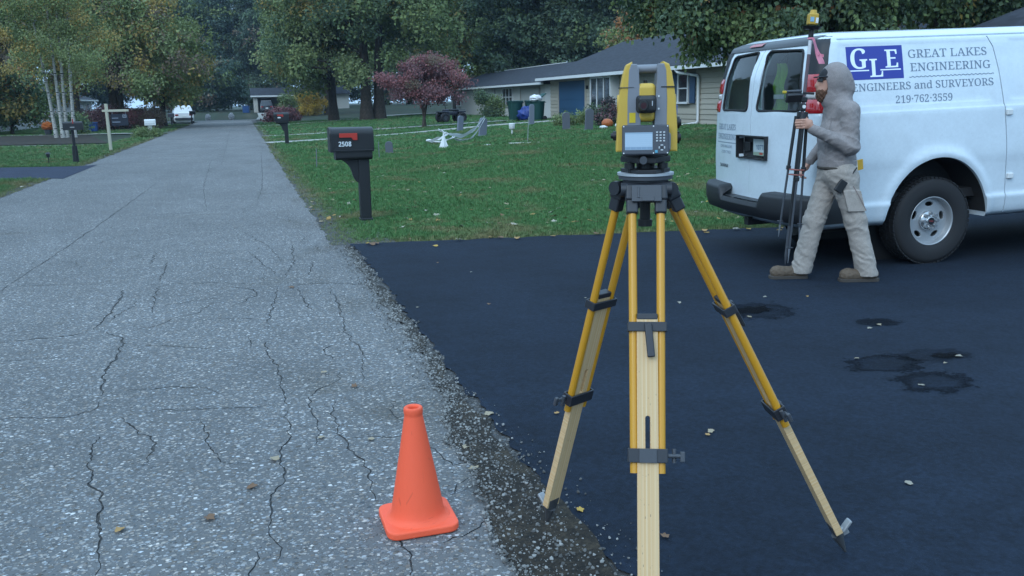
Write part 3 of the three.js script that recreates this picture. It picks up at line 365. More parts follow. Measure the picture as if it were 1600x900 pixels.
tree('maple_tree', 'mid-green tree behind the roof of the white house', -5, -92, { seed: 544, r: 0.4, stems: [[0, 0, 0.5, 14]], lobes: big(7, 11, 6.5, [[2, 4.6, 2, 4, 2.4, 3]]), clusters: 120, per: 32, leaf: 'far', ls: 0.85, clusterR: 1.5, cols: [c('olive', 2), c('mid', 2), c('pale', 0.7), c('gold', 0.5)] });
tree('maple_tree', 'dark green tree rising behind the white house ridge', 3.4, -82, { seed: 545, r: 0.4, stems: [[0, 0, 0.5, 14]], lobes: big(6, 9.5, 6, [[-1.6, 4.2, 1, 3.6, 2.4, 3]]), clusters: 110, per: 34, leaf: 'far', ls: 0.8, clusterR: 1.4, cols: [c('blue', 2.4), c('dark', 2.2), c('mid', 0.8)] });
tree('maple_tree', 'dark blue-green tree between the white and the tan house', 8.6, -76, { seed: 546, r: 0.4, stems: [[0, 0, 0.5, 14]], lobes: big(5.4, 9, 5.8, [[-1, 4.6, 1, 3.4, 2.4, 3]]), clusters: 90, per: 34, leaf: 'far', ls: 0.8, clusterR: 1.4, cols: [c('dark', 2.4), c('blue', 2), c('mid', 0.6)] });
tree('pine_tree', 'thin-crowned dark tree behind the tan house roof', 14.0, -70, { seed: 547, r: 0.3, stems: [[0, 0, 0.3, 13]], lobes: [[0, 9.5, 0, 3.8, 4.5, 3.6], [0, 5.4, 0, 4.4, 1.8, 4]], clusters: 50, per: 28, leaf: 'mid', ls: 1.1, clusterR: 1.1, cols: [c('dark', 2.4), c('mid', 1), c('blue', 1)] });
tree('small_tree', 'small brown-orange tree peeping over the tan house ridge', 7.6, -58, { seed: 548, r: 0.14, stems: [[0, 0, 0.2, 4.4]], lobes: [[0, 4.4, 0, 1.9, 1.7, 1.8]], clusters: 26, per: 28, leaf: 'mid', clusterR: 0.7, cols: [c('rust', 1), c('olive', 1.6), c('brown', 1.2), c('gold', 0.5)] });
tree('pine_tree', 'tall dark tree behind the middle of the tan house', 20.5, -66, { seed: 549, r: 0.3, stems: [[0, 0, 0.3, 13]], lobes: [[0, 8.8, 0, 4.6, 4.6, 4], [0, 5, 0, 4.6, 1.8, 4]], clusters: 64, per: 30, leaf: 'mid', ls: 1.1, clusterR: 1.2, cols: [c('dark', 2.4), c('mid', 1.4), c('olive', 0.6)] });
tree('maple_tree', 'dark green tree far behind the van roof', 24.5, -52, { seed: 550, r: 0.3, stems: [[0, 0, 0.3, 10]], lobes: big(5, 7, 4.6), clusters: 80, per: 32, leaf: 'mid', clusterR: 1.1, cols: [c('dark', 2), c('mid', 1.6), c('olive', 0.8), c('gold', 0.3)] });
tree('maple_tree', 'yellow-flecked green tree behind the van and the tan house', 17.6, -40, { seed: 551, r: 0.26, stems: [[0, 0, 0.3, 8]], lobes: big(4, 6, 3.4), clusters: 76, per: 34, leaf: 'mid', clusterR: 0.95, fleck: true, cols: [c('mid', 2), c('dark', 1.8), c('gold', 0.6), c('olive', 1)] });
tree('maple_tree', 'yellow-flecked green tree between the van and the grey roof', 12.8, -27.5, { seed: 552, r: 0.22, stems: [[0, 0, 0.2, 6]], lobes: big(3.1, 5.2, 2.6), clusters: 76, per: 44, leaf: 'near', ls: 1.2, clusterR: 0.75, cols: [c('mid', 2), c('dark', 1.8), c('gold', 0.6), c('olive', 1)] });
tree('maple_tree', 'green maple with orange-flecked boughs hanging over the tan house', 6.9, -22.5, { seed: 553, r: 0.2, stems: [[0, 0, -0.3, 6.4]], lobes: [[-0.6, 4.6, 0, 3.2, 1.8, 2.6], [-2.2, 3.3, 0.3, 1.5, 0.7, 1.6], [0.3, 2.8, 0.4, 2.2, 0.75, 1.8], [-1.2, 2.35, 0.6, 1.3, 0.35, 1.2], [1.0, 2.3, 0.3, 1.1, 0.35, 1], [1.6, 4.6, 0.2, 2.4, 1.8, 2], [-3.3, 4.6, 0.2, 1.2, 1.2, 1.2]], clusters: 190, per: 52, fleck: true, leaf: 'near', clusterR: 0.52, flat: 0.55, limbs: 44, cols: [c('dark', 2.4), c('mid', 2.6), c('gold', 0.45), c('rust', 0.3), c('olive', 1)] });
tree('japanese_maple', 'small wide red maple beside the neighbouring walk', -4.5, -47.9, { seed: 554, r: 0.09, stems: [[0, 0, 0.1, 2.6], [0.05, 0, -0.7, 2.6], [0, 0.05, 0.8, 2.5]], lobes: [[0, 3.2, 0, 1.7, 0.6, 1.5], [-1.3, 2.3, 0.1, 1.3, 0.42, 1.2], [1.2, 2.4, 0, 1.4, 0.45, 1.2], [0, 1.75, 0.3, 2.2, 0.4, 1.4], [0.9, 3, 0, 1.2, 0.5, 1]], clusters: 74, per: 19, leaf: 'birch', clusterR: 0.36, flat: 0.34, limbs: 34, minY: 1.2, cols: [c('red', 3), c('wine', 2), c('brown', 0.8)] });
tree('yellow_shrub', 'bright yellow shrub near the far garage', -23.6, -107, { seed: 555, shrub: true, category: 'shrub', r: 0.06, stems: [[0, 0, 0.1, 1.4]], lobes: [[0, 1.45, 0, 2.0, 1.3, 1.6], [-1.4, 1.0, 0, 1.2, 0.8, 1]], clusters: 34, per: 26, leaf: 'mid', ls: 0.8, clusterR: 0.5, cols: [c('yellow', 3), c('gold', 1.2), c('olive', 0.5)] });
tree('green_shrub', 'yellow-green upright shrub behind the red bush', -23.9, -98, { seed: 556, shrub: true, category: 'shrub', r: 0.05, stems: [[0, 0, 0.1, 1.4]], lobes: [[0, 1.3, 0, 0.8, 1.2, 0.8]], clusters: 18, per: 24, leaf: 'mid', ls: 0.7, clusterR: 0.4, cols: [c('pale', 2), c('mid', 2), c('gold', 0.4)] });
tree('red_bush', 'low dark red bush by the road beyond the second black mailbox', -21.0, -82.5, { seed: 557, shrub: true, category: 'shrub', r: 0.05, stems: [[0, 0, 0.1, 0.8]], lobes: [[0, 0.5, 0, 0.8, 0.36, 0.7], [0.9, 0.45, 0, 0.7, 0.32, 0.7]], clusters: 30, per: 24, leaf: 'birch', ls: 1.6, clusterR: 0.4, cols: [c('red', 3), c('wine', 2)] });
tree('green_shrub', 'upright green shrub against the white house wall', -1.6, -61, { seed: 558, shrub: true, category: 'shrub', r: 0.04, stems: [[0, 0, 0.1, 1]], lobes: [[0, 0.9, 0, 0.7, 0.8, 0.6], [0.9, 0.8, 0, 0.5, 0.8, 0.5]], clusters: 18, per: 24, leaf: 'birch', clusterR: 0.3, cols: [c('mid', 2), c('dark', 2)] });
tree('green_shrub', 'low yellow-green plants before the blue garage door', 2.9, -39.5, { seed: 559, shrub: true, category: 'shrub', r: 0.02, stems: [[0, 0, 0, 0.3]], lobes: [[0, 0.32, 0, 1.1, 0.3, 0.5]], clusters: 18, per: 20, leaf: 'small', clusterR: 0.25, limbs: 4, cols: [c('olive', 2), c('mid', 2), c('pale', 1)] });
tree('dark_shrub', 'dark spiky plant under the white bay window', 4.1, -38.2, { seed: 560, shrub: true, category: 'shrub', r: 0.03, stems: [[0, 0, 0.1, 0.6]], lobes: [[0, 0.6, 0, 0.7, 0.5, 0.5]], clusters: 18, per: 20, leaf: 'small', clusterR: 0.28, limbs: 8, cols: [c('dark', 1), c('wine', 2), [0.03, 0.03, 0.03, 2]] });
// across the street beside the camera: the trees that the van's rear glass mirrors
for (const [i, x, z] of [[0, -19, -9], [1, -24, -20], [2, -22, 3]]) tree('maple_tree', ['olive tree across the street from the driveway', 'golden tree across the street before the white house', 'green tree across the street behind the camera side'][i], x, z, { seed: 570 + i, r: 0.3, stems: [[0, 0, 0.3, 9]], lobes: big(4.4, 7, 4), clusters: 60, per: 28, leaf: 'mid', clusterR: 1.1, cols: [c('mid', 2), c('olive', 2), c('gold', 0.6)] });
// ---------------------------------------------------------------- houses (local x = away from the road, local z = back down the street)
const atST = (s, t, y = gh(s, t)) => { const [x, z] = W(s, t); return [x, y, z]; };
function tri(list) { const pos = [], uv = []; for (const q of list) { const n = V().crossVectors(V().subVectors(q[1], q[0]), V().subVectors(q[2], q[0])).normalize(), u = Math.abs(n.x) > Math.abs(n.z) ? V(0, 0, 1) : V(1, 0, 0), v = V().crossVectors(n, u).normalize(), P = (p) => { pos.push(p.x, p.y, p.z); uv.push(p.dot(u), p.dot(v)); }; for (let i = 1; i < q.length - 1; i++) { P(q[0]); P(q[i]); P(q[i + 1]); } } const g = new THREE.BufferGeometry(); g.setAttribute('position', new THREE.Float32BufferAttribute(pos, 3)); g.setAttribute('uv', new THREE.Float32BufferAttribute(uv, 2)); g.computeVertexNormals(); return g; }
function hip(x0, x1, z0, z1, e, r, r0, r1) { // ridge along z from r0 to r1
  const m = (x0 + x1) / 2, A = V(x0, e, z0), B = V(x0, e, z1), C = V(x1, e, z1), D = V(x1, e, z0), P = V(m, r, r0), Q = V(m, r, r1), d = V(0, -0.16, 0), lo = (p) => p.clone().add(d);
  return tri([[B, A, P, Q], [D, C, Q, P], [A, D, P], [C, B, Q], [A, B, lo(B), lo(A)], [C, D, lo(D), lo(C)], [B, C, lo(C), lo(B)], [D, A, lo(A), lo(D)], [lo(A), lo(B), lo(C), lo(D)]]);
}
function windowPart(T, y0, y1, z0, z1, x, bars, name = 'window') { const w = part(name, [box(0.09, 0.08, z1 - z0 + 0.16, x - 0.03, y1 + 0.04, (z0 + z1) / 2), box(0.13, 0.08, z1 - z0 + 0.2, x - 0.05, y0 - 0.04, (z0 + z1) / 2), box(0.09, y1 - y0, 0.08, x - 0.03, (y0 + y1) / 2, z0 - 0.04), box(0.09, y1 - y0, 0.08, x - 0.03, (y0 + y1) / 2, z1 + 0.04), ...bars.map((f) => box(0.06, y1 - y0, 0.06, x - 0.03, (y0 + y1) / 2, mix(z0, z1, f))), box(0.05, 0.05, z1 - z0, x - 0.025, (y0 + y1) / 2, (z0 + z1) / 2)], M.trimWhite, T); part('pane', box(0.02, y1 - y0, z1 - z0, x - 0.012, (y0 + y1) / 2, (z0 + z1) / 2), M.glassDark, w); return w; }
const sidingB = [mat(0.37, 0.335, 0.265, 0.75), mat(0.40, 0.36, 0.29, 0.75), mat(0.35, 0.318, 0.25, 0.75)];
{ // tan ranch house with blue garage door
  const T = thing('ranch_house', 'tan lap-sided ranch house with blue garage door and white bay window', 'house', atST(17, 28.6, 0.36), STREET_TURN), z = (t) => 28.6 - t, y = (h) => h - 0.36, RB = mulberry(61);
  part('wall', [box(7.6, 2.35, 25.2, 3.85, 1.15, 0)], mat(0.27, 0.245, 0.195, 0.85), T);
  const holes = [[23.15, 25.2, 1.2, 2.5], [30.95, 33.65, 1.0, 2.6], [35.45, 39.7, 0.2, 2.6]];
  for (let k = 0; k < 11; k++) { const h0 = 0.42 + k * 0.205, h1 = h0 + 0.205; let segs = [[16, 41.2]]; for (const [a, b, c0, c1] of holes) if (h1 > c0 && h0 < c1) segs = segs.flatMap(([p, q]) => (b <= p || a >= q ? [[p, q]] : [[p, a], [b, q]].filter(([m, n]) => n - m > 0.05)));
    for (const [p, q] of segs) { const g = box(0.024, 0.225, q - p, 0, 0, 0); xf(g, 0.016, y(h0) + 0.1, z((p + q) / 2), 0, 0, -0.17); part('siding_board', g, sidingB[RB() * 3 | 0], T); } }
  for (let k = 0; k < 11; k++) part('siding_board', xf(box(7.6, 0.225, 0.022), 3.85, 0.16 + k * 0.205, 12.63, 0.17), sidingB[RB() * 3 | 0], T);
  const roof = part('roof', hip(-0.65, 8.4, -13.2, 13.2, 2.42, 4.35, -10.8, 10.2), M.shingle, T);
  part('gutter', [box(0.13, 0.15, 26.3, -0.72, 2.31, 0), box(9.0, 0.15, 0.13, 3.85, 2.31, 13.27)], M.trimWhite, roof);
  const d = part('garage_door', [box(0.05, 2.05, 4.05, 0.0, 1.1, z(37.57))], mat(0.022, 0.075, 0.15, 0.55), T); for (let k = 1; k < 4; k++) part('door_panel', box(0.02, 0.44, 3.9, -0.032, 0.08 + k * 0.51 - 0.26, z(37.57)), mat(0.024, 0.08, 0.16, 0.55), d);
  part('door_trim', [box(0.05, 2.15, 0.12, -0.02, 1.1, z(35.42)), box(0.05, 2.15, 0.12, -0.02, 1.1, z(39.72)), box(0.05, 0.1, 4.42, -0.02, 2.2, z(37.57))], mat(0.42, 0.38, 0.31, 0.7), T);
  const b = part('bay_window', [box(0.5, 0.1, 2.7, -0.22, 0.62, z(32.3)), box(0.5, 0.1, 2.7, -0.22, 2.2, z(32.3)), box(0.08, 1.5, 0.1, -0.43, 1.41, z(31.0)), box(0.08, 1.5, 0.1, -0.43, 1.41, z(33.6)), box(0.07, 1.5, 0.07, -0.43, 1.41, z(31.85)), box(0.07, 1.5, 0.07, -0.43, 1.41, z(32.75)), box(0.4, 1.5, 0.05, -0.2, 1.41, z(30.97)), box(0.4, 1.5, 0.05, -0.2, 1.41, z(33.63))], M.trimWhite, T);
  for (const [p, q] of [[31.05, 31.82], [31.89, 32.71], [32.79, 33.55]]) part('pane', box(0.02, 1.48, q - p, -0.42, 1.41, z((p + q) / 2)), M.glassDark, b);
  windowPart(T, 0.95, 2.05, z(24.6), z(23.8), 0.0, []);
  for (const t of [23.42, 24.98]) part('shutter', box(0.05, 1.2, 0.45, -0.02, 1.5, z(t)), mat(0.03, 0.065, 0.12, 0.6), T);
  const q = (x, yy, t) => V(x, yy, z(t)), dsp = [q(-0.72, 2.24, 23.6), q(-0.7, 2.14, 23.45), q(-0.1, 1.98, 22.85), q(-0.08, 1.9, 22.8), q(-0.08, 0.18, 22.8), q(-0.16, 0.1, 22.8), q(-2.2, -0.12, 22.9)];
  part('downspout', taper(dsp, dsp.map(() => 0.055), 8), M.white, T);
  part('porch_light', box(0.1, 0.18, 0.1, -0.06, 1.75, z(35.1)), M.black, T);
}
{ // white ranch house beyond it
  const T = thing('ranch_house', 'white ranch house with grey roof beyond the green rubbish bins', 'house', atST(17.3, 56, 0.3), STREET_TURN), z = (t) => 56 - t, wm = mat(0.50, 0.49, 0.45, 0.85);
  part('wall', [box(7, 2.3, 28, 3.55, 1.1, z(55.4))], wm, T);
  part('wall_panel', [box(0.1, 2.1, 10.5, -0.02, 1.05, z(60))], mat(0.52, 0.51, 0.47, 0.85), T);
  const roof = part('roof', hip(-0.6, 7.7, z(70.2), z(41.4), 2.28, 3.65, z(70), z(44)), M.shingle, T);
  part('gutter', box(0.12, 0.13, 28.4, -0.66, 2.17, z(55.8)), M.trimWhite, roof);
  part('ridge_flashing', box(0.2, 0.05, 18, 3.55, 3.66, z(58)), M.trimWhite, roof);
  windowPart(T, 0.85, 2.0, z(52.6), z(50.2), 0.05, [0.33, 0.66]);
  windowPart(T, 0.85, 1.8, z(66.5), z(65.2), -0.08, []);
  const d = part('garage_door', box(0.05, 1.85, 3.7, 0.03, 0.95, z(46.2)), mat(0.36, 0.36, 0.33, 0.7), T); for (let k = 0; k < 12; k++) part('door_board', box(0.02, 1.8, 0.26, -0.005, 0.95, z(44.5 + k * 0.309)), mat(0.38, 0.38, 0.35, 0.7), d);
  part('door_frame', [box(0.06, 0.14, 4.1, 0.0, 1.95, z(46.2)), box(0.06, 1.9, 0.14, 0.0, 0.95, z(44.2)), box(0.06, 1.9, 0.14, 0.0, 0.95, z(48.2))], mat(0.30, 0.28, 0.24, 0.8), T);
  part('brick_pier', box(0.14, 2.25, 1.3, -0.02, 1.1, z(42.2)), mat(0.56, 0.55, 0.52, 0.8, { bumpMap: rep(shingleTex, 2), bumpScale: 0.02 }), T);
  part('front_door', box(0.06, 2.0, 1.0, 0.0, 1.0, z(68)), mat(0.05, 0.035, 0.03, 0.6), T);
  part('chimney', box(0.6, 0.7, 0.5, 4.6, 3.7, z(66.5)), mat(0.2, 0.2, 0.21, 0.9), roof);
}
{ // this driveway's own house, only its roof shows over the van
  const T = thing('house', 'house with dark blue-grey shingle roof showing above the van', 'house', atST(15, -1, 0.3), STREET_TURN);
  part('wall', box(8.4, 2.4, 14.6, 4.7, 1.15, -0.4), mat(0.42, 0.40, 0.36, 0.8), T);
  const roof = part('roof', hip(-0.2, 9.6, -8.3, 7.6, 2.42, 5.0, -3.6, 3), M.shingle, T); part('gutter', [box(0.12, 0.13, 15.9, -0.25, 2.33, -0.35), box(9.6, 0.13, 0.12, 4.7, 2.33, -8.35)], M.trimWhite, roof);
  const d = part('garage_door', box(0.06, 2.1, 4.9, 0.47, 1.05, 3), mat(0.6, 0.6, 0.57, 0.6), T); for (let k = 0; k < 4; k++) part('door_panel', box(0.02, 0.46, 4.7, 0.43, 0.28 + k * 0.52, 3), mat(0.62, 0.62, 0.59, 0.6), d);
}
{ // far garage house at the end of the street, facing us
  const T = thing('garage_house', 'pale low house with open garage at the end of the street', 'house', atST(3.6, 124, gh(3.6, 122) - 0.05), STREET_TURN), w = mat(0.52, 0.50, 0.45, 0.85);
  part('wall', [box(0.5, 2.3, 0.2, -2.35, 1.15, 2), box(0.9, 2.3, 0.2, 2.7, 1.15, 2), box(5.6, 0.25, 0.2, 0.2, 2.15, 2), box(0.2, 2.3, 7, -2.5, 1.15, -1.6), box(0.2, 2.3, 7, 3.1, 1.15, -1.6), box(5.6, 2.3, 0.2, 0.2, 1.15, -5)], w, T);
  part('garage_floor', box(5.4, 0.04, 6.8, 0.2, 0.06, -1.6), M.concrete, T);
  part('roof', tri([[V(-3, 2.25, 2.5), V(3.6, 2.25, 2.5), V(3.6, 3.45, -1.6), V(-3, 3.45, -1.6)], [V(3.6, 2.25, -5.6), V(-3, 2.25, -5.6), V(-3, 3.45, -1.6), V(3.6, 3.45, -1.6)], [V(-3, 2.2, 2.5), V(3.6, 2.2, 2.5), V(3.6, 2.2, -5.6), V(-3, 2.2, -5.6)], [V(-3, 2.25, 2.5), V(-3, 3.45, -1.6), V(-3, 2.25, -5.6)], [V(3.6, 2.25, 2.5), V(3.6, 3.45, -1.6), V(3.6, 2.25, -5.6)]]), M.shingle, T);
  part('fascia', box(6.7, 0.2, 0.08, 0.3, 2.24, 2.55), M.trimWhite, T);
  part('side_wing', [box(7, 2.4, 6, 7.2, 1.2, -2)], w, T);
  part('wing_roof', tri([[V(3.3, 2.4, 1.8), V(11.2, 2.4, 1.8), V(10, 4, -2), V(4.5, 4, -2)], [V(11.2, 2.4, -5.6), V(3.3, 2.4, -5.6), V(4.5, 4, -2), V(10, 4, -2)], [V(3.3, 2.4, 1.8), V(4.5, 4, -2), V(3.3, 2.4, -5.6)], [V(11.2, 2.4, 1.8), V(11.2, 2.4, -5.6), V(10, 4, -2)], [V(3.3, 2.4, 1.8), V(11.2, 2.4, 1.8), V(11.2, 2.4, -5.6), V(3.3, 2.4, -5.6)]]), M.shingle, T);
}
function farHouse(s, t, len, label) { const T = thing('ranch_house', label, 'house', atST(s, t), STREET_TURN), w = mat(0.56, 0.57, 0.58, 0.8); part('wall', box(8, 2.4, len, -4, 1.15, 0), w, T); const r = part('roof', hip(-8.7, 0.7, -len / 2 - 0.6, len / 2 + 0.6, 2.35, 4.2, -len / 2 + 3.5, len / 2 - 3.5), M.shingle, T); part('gutter', box(0.13, 0.16, len + 1.2, 0.75, 2.28, 0), M.trimWhite, r);
  for (const f of [-0.3, 0.05]) { const o = part('window', [box(0.08, 1.3, 1.7, 0.03, 1.35, f * len)], M.trimWhite, T); part('pane', box(0.03, 1.1, 1.5, 0.08, 1.35, f * len), M.glassDark, o); } part('garage_door', box(0.06, 2.05, 3, 0.03, 1.05, -len * 0.32), M.white, T); part('front_door', box(0.06, 2, 0.95, 0.03, 1.05, len * 0.25), mat(0.1, 0.03, 0.03, 0.6), T); return T; }
farHouse(-17.5, 66, 20, 'white house with grey roof behind the birch clump'); farHouse(-19, 108, 15, 'distant white house beyond the olive-gold tree');
// ---------------------------------------------------------------- mailboxes
function dProfile(w, h) { const s = new THREE.Shape(), r = w / 2; s.moveTo(-r, 0); s.lineTo(r, 0); s.lineTo(r, h - r * 0.55); s.bezierCurveTo(r, h - r * 0.1, r * 0.6, h, 0, h); s.bezierCurveTo(-r * 0.6, h, -r, h - r * 0.1, -r, h - r * 0.55); s.closePath(); return s; }
const digits = (txt, color, w, h, size, bg) => canvasTex(w, h, (c2) => { if (bg) { c2.fillStyle = bg; c2.fillRect(0, 0, w, h); } else c2.clearRect(0, 0, w, h); c2.fillStyle = color; c2.font = `bold ${size}px sans-serif`; c2.textAlign = 'center'; c2.textBaseline = 'middle'; c2.fillText(txt, w / 2, h / 2); });
const printed = (t, rough = 0.6) => mat(1, 1, 1, rough, { map: t, transparent: true });
function plasticMailbox(label, pos, body, num, tilt = 0) {
  const T = thing('mailbox', label, 'mailbox', pos, STREET_TURN, null); delete T.userData.group; T.rotation.z = tilt;
  part('post', [box(0.145, 0.86, 0.145, 0, 0.41, 0, 0.012), box(0.17, 0.05, 0.17, 0, 0.02, 0, 0.01)], body, T);
  const br = new THREE.Shape(); br.moveTo(0, 0); br.lineTo(0, -0.34); br.quadraticCurveTo(-0.06, -0.32, -0.08, -0.2); br.quadraticCurveTo(-0.12, -0.06, -0.26, -0.02); br.lineTo(-0.26, 0); br.closePath();
  part('bracket', extr(br, 0.09, 0.006).translate(-0.07, 0.86, -0.045), body, T);
  part('tray', xf(extr(rrect(-0.14, 0, 0.14, 0.13, 0.04), 0.46, 0.008), 0.1, 0.83, 0, 0, -Math.PI / 2, 0), body, T);
  const b = part('box', xf(extr(dProfile(0.3, 0.29), 0.52, 0.012), 0.12, 0.94, 0, 0, -Math.PI / 2, 0), body, T);
  part('door', xf(extr(dProfile(0.315, 0.30), 0.025, 0.01), -0.40, 0.935, 0, 0, -Math.PI / 2, 0), body, b);
  part('hinge_rib', box(0.5, 0.012, 0.02, -0.14, 0.945, 0.163, 0.004), body, b);
  const fl = new THREE.Shape(); fl.moveTo(0, 0); fl.lineTo(0.225, 0); fl.lineTo(0.225, -0.085); fl.lineTo(0.17, -0.085); fl.quadraticCurveTo(0.165, -0.05, 0.13, -0.05); fl.lineTo(0, -0.05); fl.closePath();
  part('flag', extr(fl, 0.012, 0.002).translate(-0.31, 1.165, 0.166), mat(0.42, 0.03, 0.018, 0.5), T);
  if (num) { const n = part('house_number', new THREE.PlaneGeometry(0.17, 0.095).translate(-0.245, 1.03, 0.1675), printed(digits(num, '#d8dde0', 512, 256, 230)), T); n.castShadow = false; }
  else part('label_plate', box(0.11, 0.05, 0.004, -0.24, 1.05, 0.165), M.white, T);
  return T;
}
plasticMailbox('black plastic mailbox numbered 2508 with red flag at the lawn edge', atST(0.76, 1.86, 0), M.black, '2508', -0.006);
plasticMailbox('second black mailbox with red flag beside the pale concrete walk', atST(0.88, 26.2, 0), M.black, null);
{ // black mailbox on thin post with thick foot, across the street
  const T = thing('mailbox', 'black mailbox on a post with a thick sleeve across the street', 'mailbox', atST(-5.45, 18.5, 0), STREET_TURN);
  part('post', [cyl(0.04, 0.045, 1.0, 0, 0.5, 0), cyl(0.07, 0.085, 0.5, 0, 0.25, 0)], M.black, T); const b = part('box', xf(extr(dProfile(0.2, 0.22), 0.5, 0.01), 0.28, 0.96, 0, 0, -Math.PI / 2, 0), mat(0.02, 0.021, 0.024, 0.5), T); part('flag', box(0.03, 0.14, 0.01, 0.05, 1.2, 0.11), mat(0.35, 0.04, 0.03, 0.5), b); part('label_plate', box(0.12, 0.03, 0.004, 0.02, 1.03, 0.112), mat(0.3, 0.3, 0.3, 0.6), b);
}
{ const T = thing('mailbox', 'white mailbox on a tapered white post across the street', 'mailbox', atST(-5.55, 42.3, 0), STREET_TURN); part('post', cyl(0.13, 0.07, 0.62, 0, 0.3, 0, 4), M.white, T); const b = part('box', xf(extr(dProfile(0.26, 0.3), 0.5, 0.01), 0.25, 0.6, 0, 0, -Math.PI / 2, 0), M.white, T); part('door', xf(extr(dProfile(0.27, 0.31), 0.02, 0.01), 0.29, 0.595, 0, 0, -Math.PI / 2, 0), M.white, b); part('rib', box(0.46, 0.02, 0.015, 0.0, 0.68, 0.145), mat(0.45, 0.46, 0.47, 0.6), b); }
{ const T = thing('mailbox', 'dark mailbox standing before the white parked car', 'mailbox', atST(-5.0, 74, 0), STREET_TURN); part('post', box(0.1, 0.9, 0.1, 0, 0.45, 0), M.black, T); part('box', xf(extr(dProfile(0.26, 0.3), 0.5, 0.01), 0.35, 0.85, 0, 0, -Math.PI / 2, 0), M.black, T); }
{ const T = thing('mailbox', 'grey mailbox post beside the white parked car', 'mailbox', atST(-6.6, 73, 0), STREET_TURN); part('post', box(0.12, 0.7, 0.12, 0, 0.35, 0), M.darkGrey, T); part('box', xf(extr(dProfile(0.3, 0.34), 0.5, 0.01), 0.25, 0.66, 0, 0, -Math.PI / 2, 0), mat(0.2, 0.2, 0.24, 0.6), T); }
{ // real-estate sign: post, arm, hanging panel
  const T = thing('yard_sign', 'pale wooden sign post with a hanging dark sale sign', 'sign', atST(-5.45, 25.8, 0), 0.0);
  part('post', box(0.09, 1.72, 0.09, 0, 0.84, 0, 0.008), mat(0.50, 0.47, 0.36, 0.8), T); part('arm', box(0.95, 0.08, 0.08, 0.32, 1.45, 0, 0.008), mat(0.50, 0.47, 0.36, 0.8), T);
  const p = part('panel', box(0.62, 0.42, 0.02, 0.44, 1.12, 0), mat(0.015, 0.02, 0.035, 0.5), T); for (const x of [0.2, 0.68]) part('chain', rod(V(x, 1.33, 0), V(x, 1.42, 0), 0.006), M.steel, p);
  part('lettering', new THREE.PlaneGeometry(0.6, 0.4).translate(0.44, 1.12, 0.0125), printed(canvasTex(300, 200, (q) => { q.clearRect(0, 0, 300, 200); q.fillStyle = '#8b93a2'; q.fillRect(14, 62, 118, 12); q.fillRect(14, 132, 150, 14); q.strokeStyle = '#a9afba'; q.lineWidth = 7; q.strokeRect(218, 12, 60, 44); q.fillStyle = '#a9afba'; q.fillRect(232, 28, 34, 8); })), p);
}
{ const T = thing('path_light', 'short black path light in the grass across the street', 'path light', atST(-6.15, 18.4, 0), 0); part('stake', rod(V(0, -0.02, 0), V(0, 0.2, 0), 0.012), M.black, T); part('lamp_head', [cyl(0.05, 0.045, 0.1, 0, 0.25, 0, 14), cyl(0.02, 0.085, 0.05, 0, 0.32, 0, 14)], M.blackPlastic, T); }
// ---------------------------------------------------------------- yard things
function bin(label, s, t, turn, m, open) {
  const T = thing('wheelie_bin', label, 'bin', atST(s, t, gh(s, t) - 0.03), turn, null); delete T.userData.group;
  const g = new THREE.CylinderGeometry(0.46, 0.37, 0.98, 4, 1).rotateY(Math.PI / 4); part('body', g.scale(1, 1, 1.1).translate(0, 0.55, 0), m, T); part('rim', box(0.7, 0.05, 0.76, 0, 1.04, 0, 0.02), m, T);
  for (const z of [-0.3, 0.3]) part('wheel', cyl(0.13, 0.13, 0.06, 0, 0, 0, 18).rotateX(Math.PI / 2).translate(0.34, 0.13, z), M.rubber, T);
  const lid = part('lid', open ? xf(box(0.7, 0.05, 0.76, 0, 0, 0, 0.02), 0.14, 1.28, 0, 0, 0, 0.62) : box(0.72, 0.07, 0.78, 0, 1.09, 0, 0.03), m, T); part('handle', rod(V(0.42, 1.0, -0.28), V(0.42, 1.0, 0.28), 0.018), m, T); return T;
}
const binGreen = mat(0.006, 0.055, 0.048, 0.5);
bin('closed dark green wheeled bin before the white house', 14.3, 39.6, 0.4, binGreen); bin('dark green wheeled bin with lid propped up by a white bag', 15.1, 38.0, 0.3, binGreen, true); bin('green wheeled bin standing behind the blue bag', 15.2, 39.3, 0.2, binGreen);
function lump(seed, rx, ry, rz, amp = 0.2) { const g = new THREE.SphereGeometry(1, 28, 20), p = g.attributes.position; for (let i = 0; i < p.count; i++) { const v = V().fromBufferAttribute(p, i), k = 1 + amp * N3(v.x * 2 + seed, v.y * 2, v.z * 2) + amp * 0.4 * N3(v.x * 6, v.y * 6 + seed, v.z * 6); p.setXYZ(i, v.x * rx * k, Math.max(-ry * 0.8, v.y * ry * k), v.z * rz * k); } g.computeVertexNormals(); return g; }
{ const [x, y, z] = atST(15.0, 37.9); tag(part('rubbish_bag', lump(3, 0.36, 0.2, 0.36).translate(0, 0.16, 0), mat(0.72, 0.72, 0.74, 0.6)), 'white stuffed bag lying on the open green bin', 'bag').position.set(x, y + 1.03, z); }
{ const [x, y, z] = atST(14.7, 38.7); tag(part('rubbish_bag', lump(8, 0.5, 0.42, 0.45).translate(0, 0.34, 0), mat(0.012, 0.04, 0.22, 0.45)), 'bright blue bag lying between the green bins', 'bag').position.set(x, y, z); }
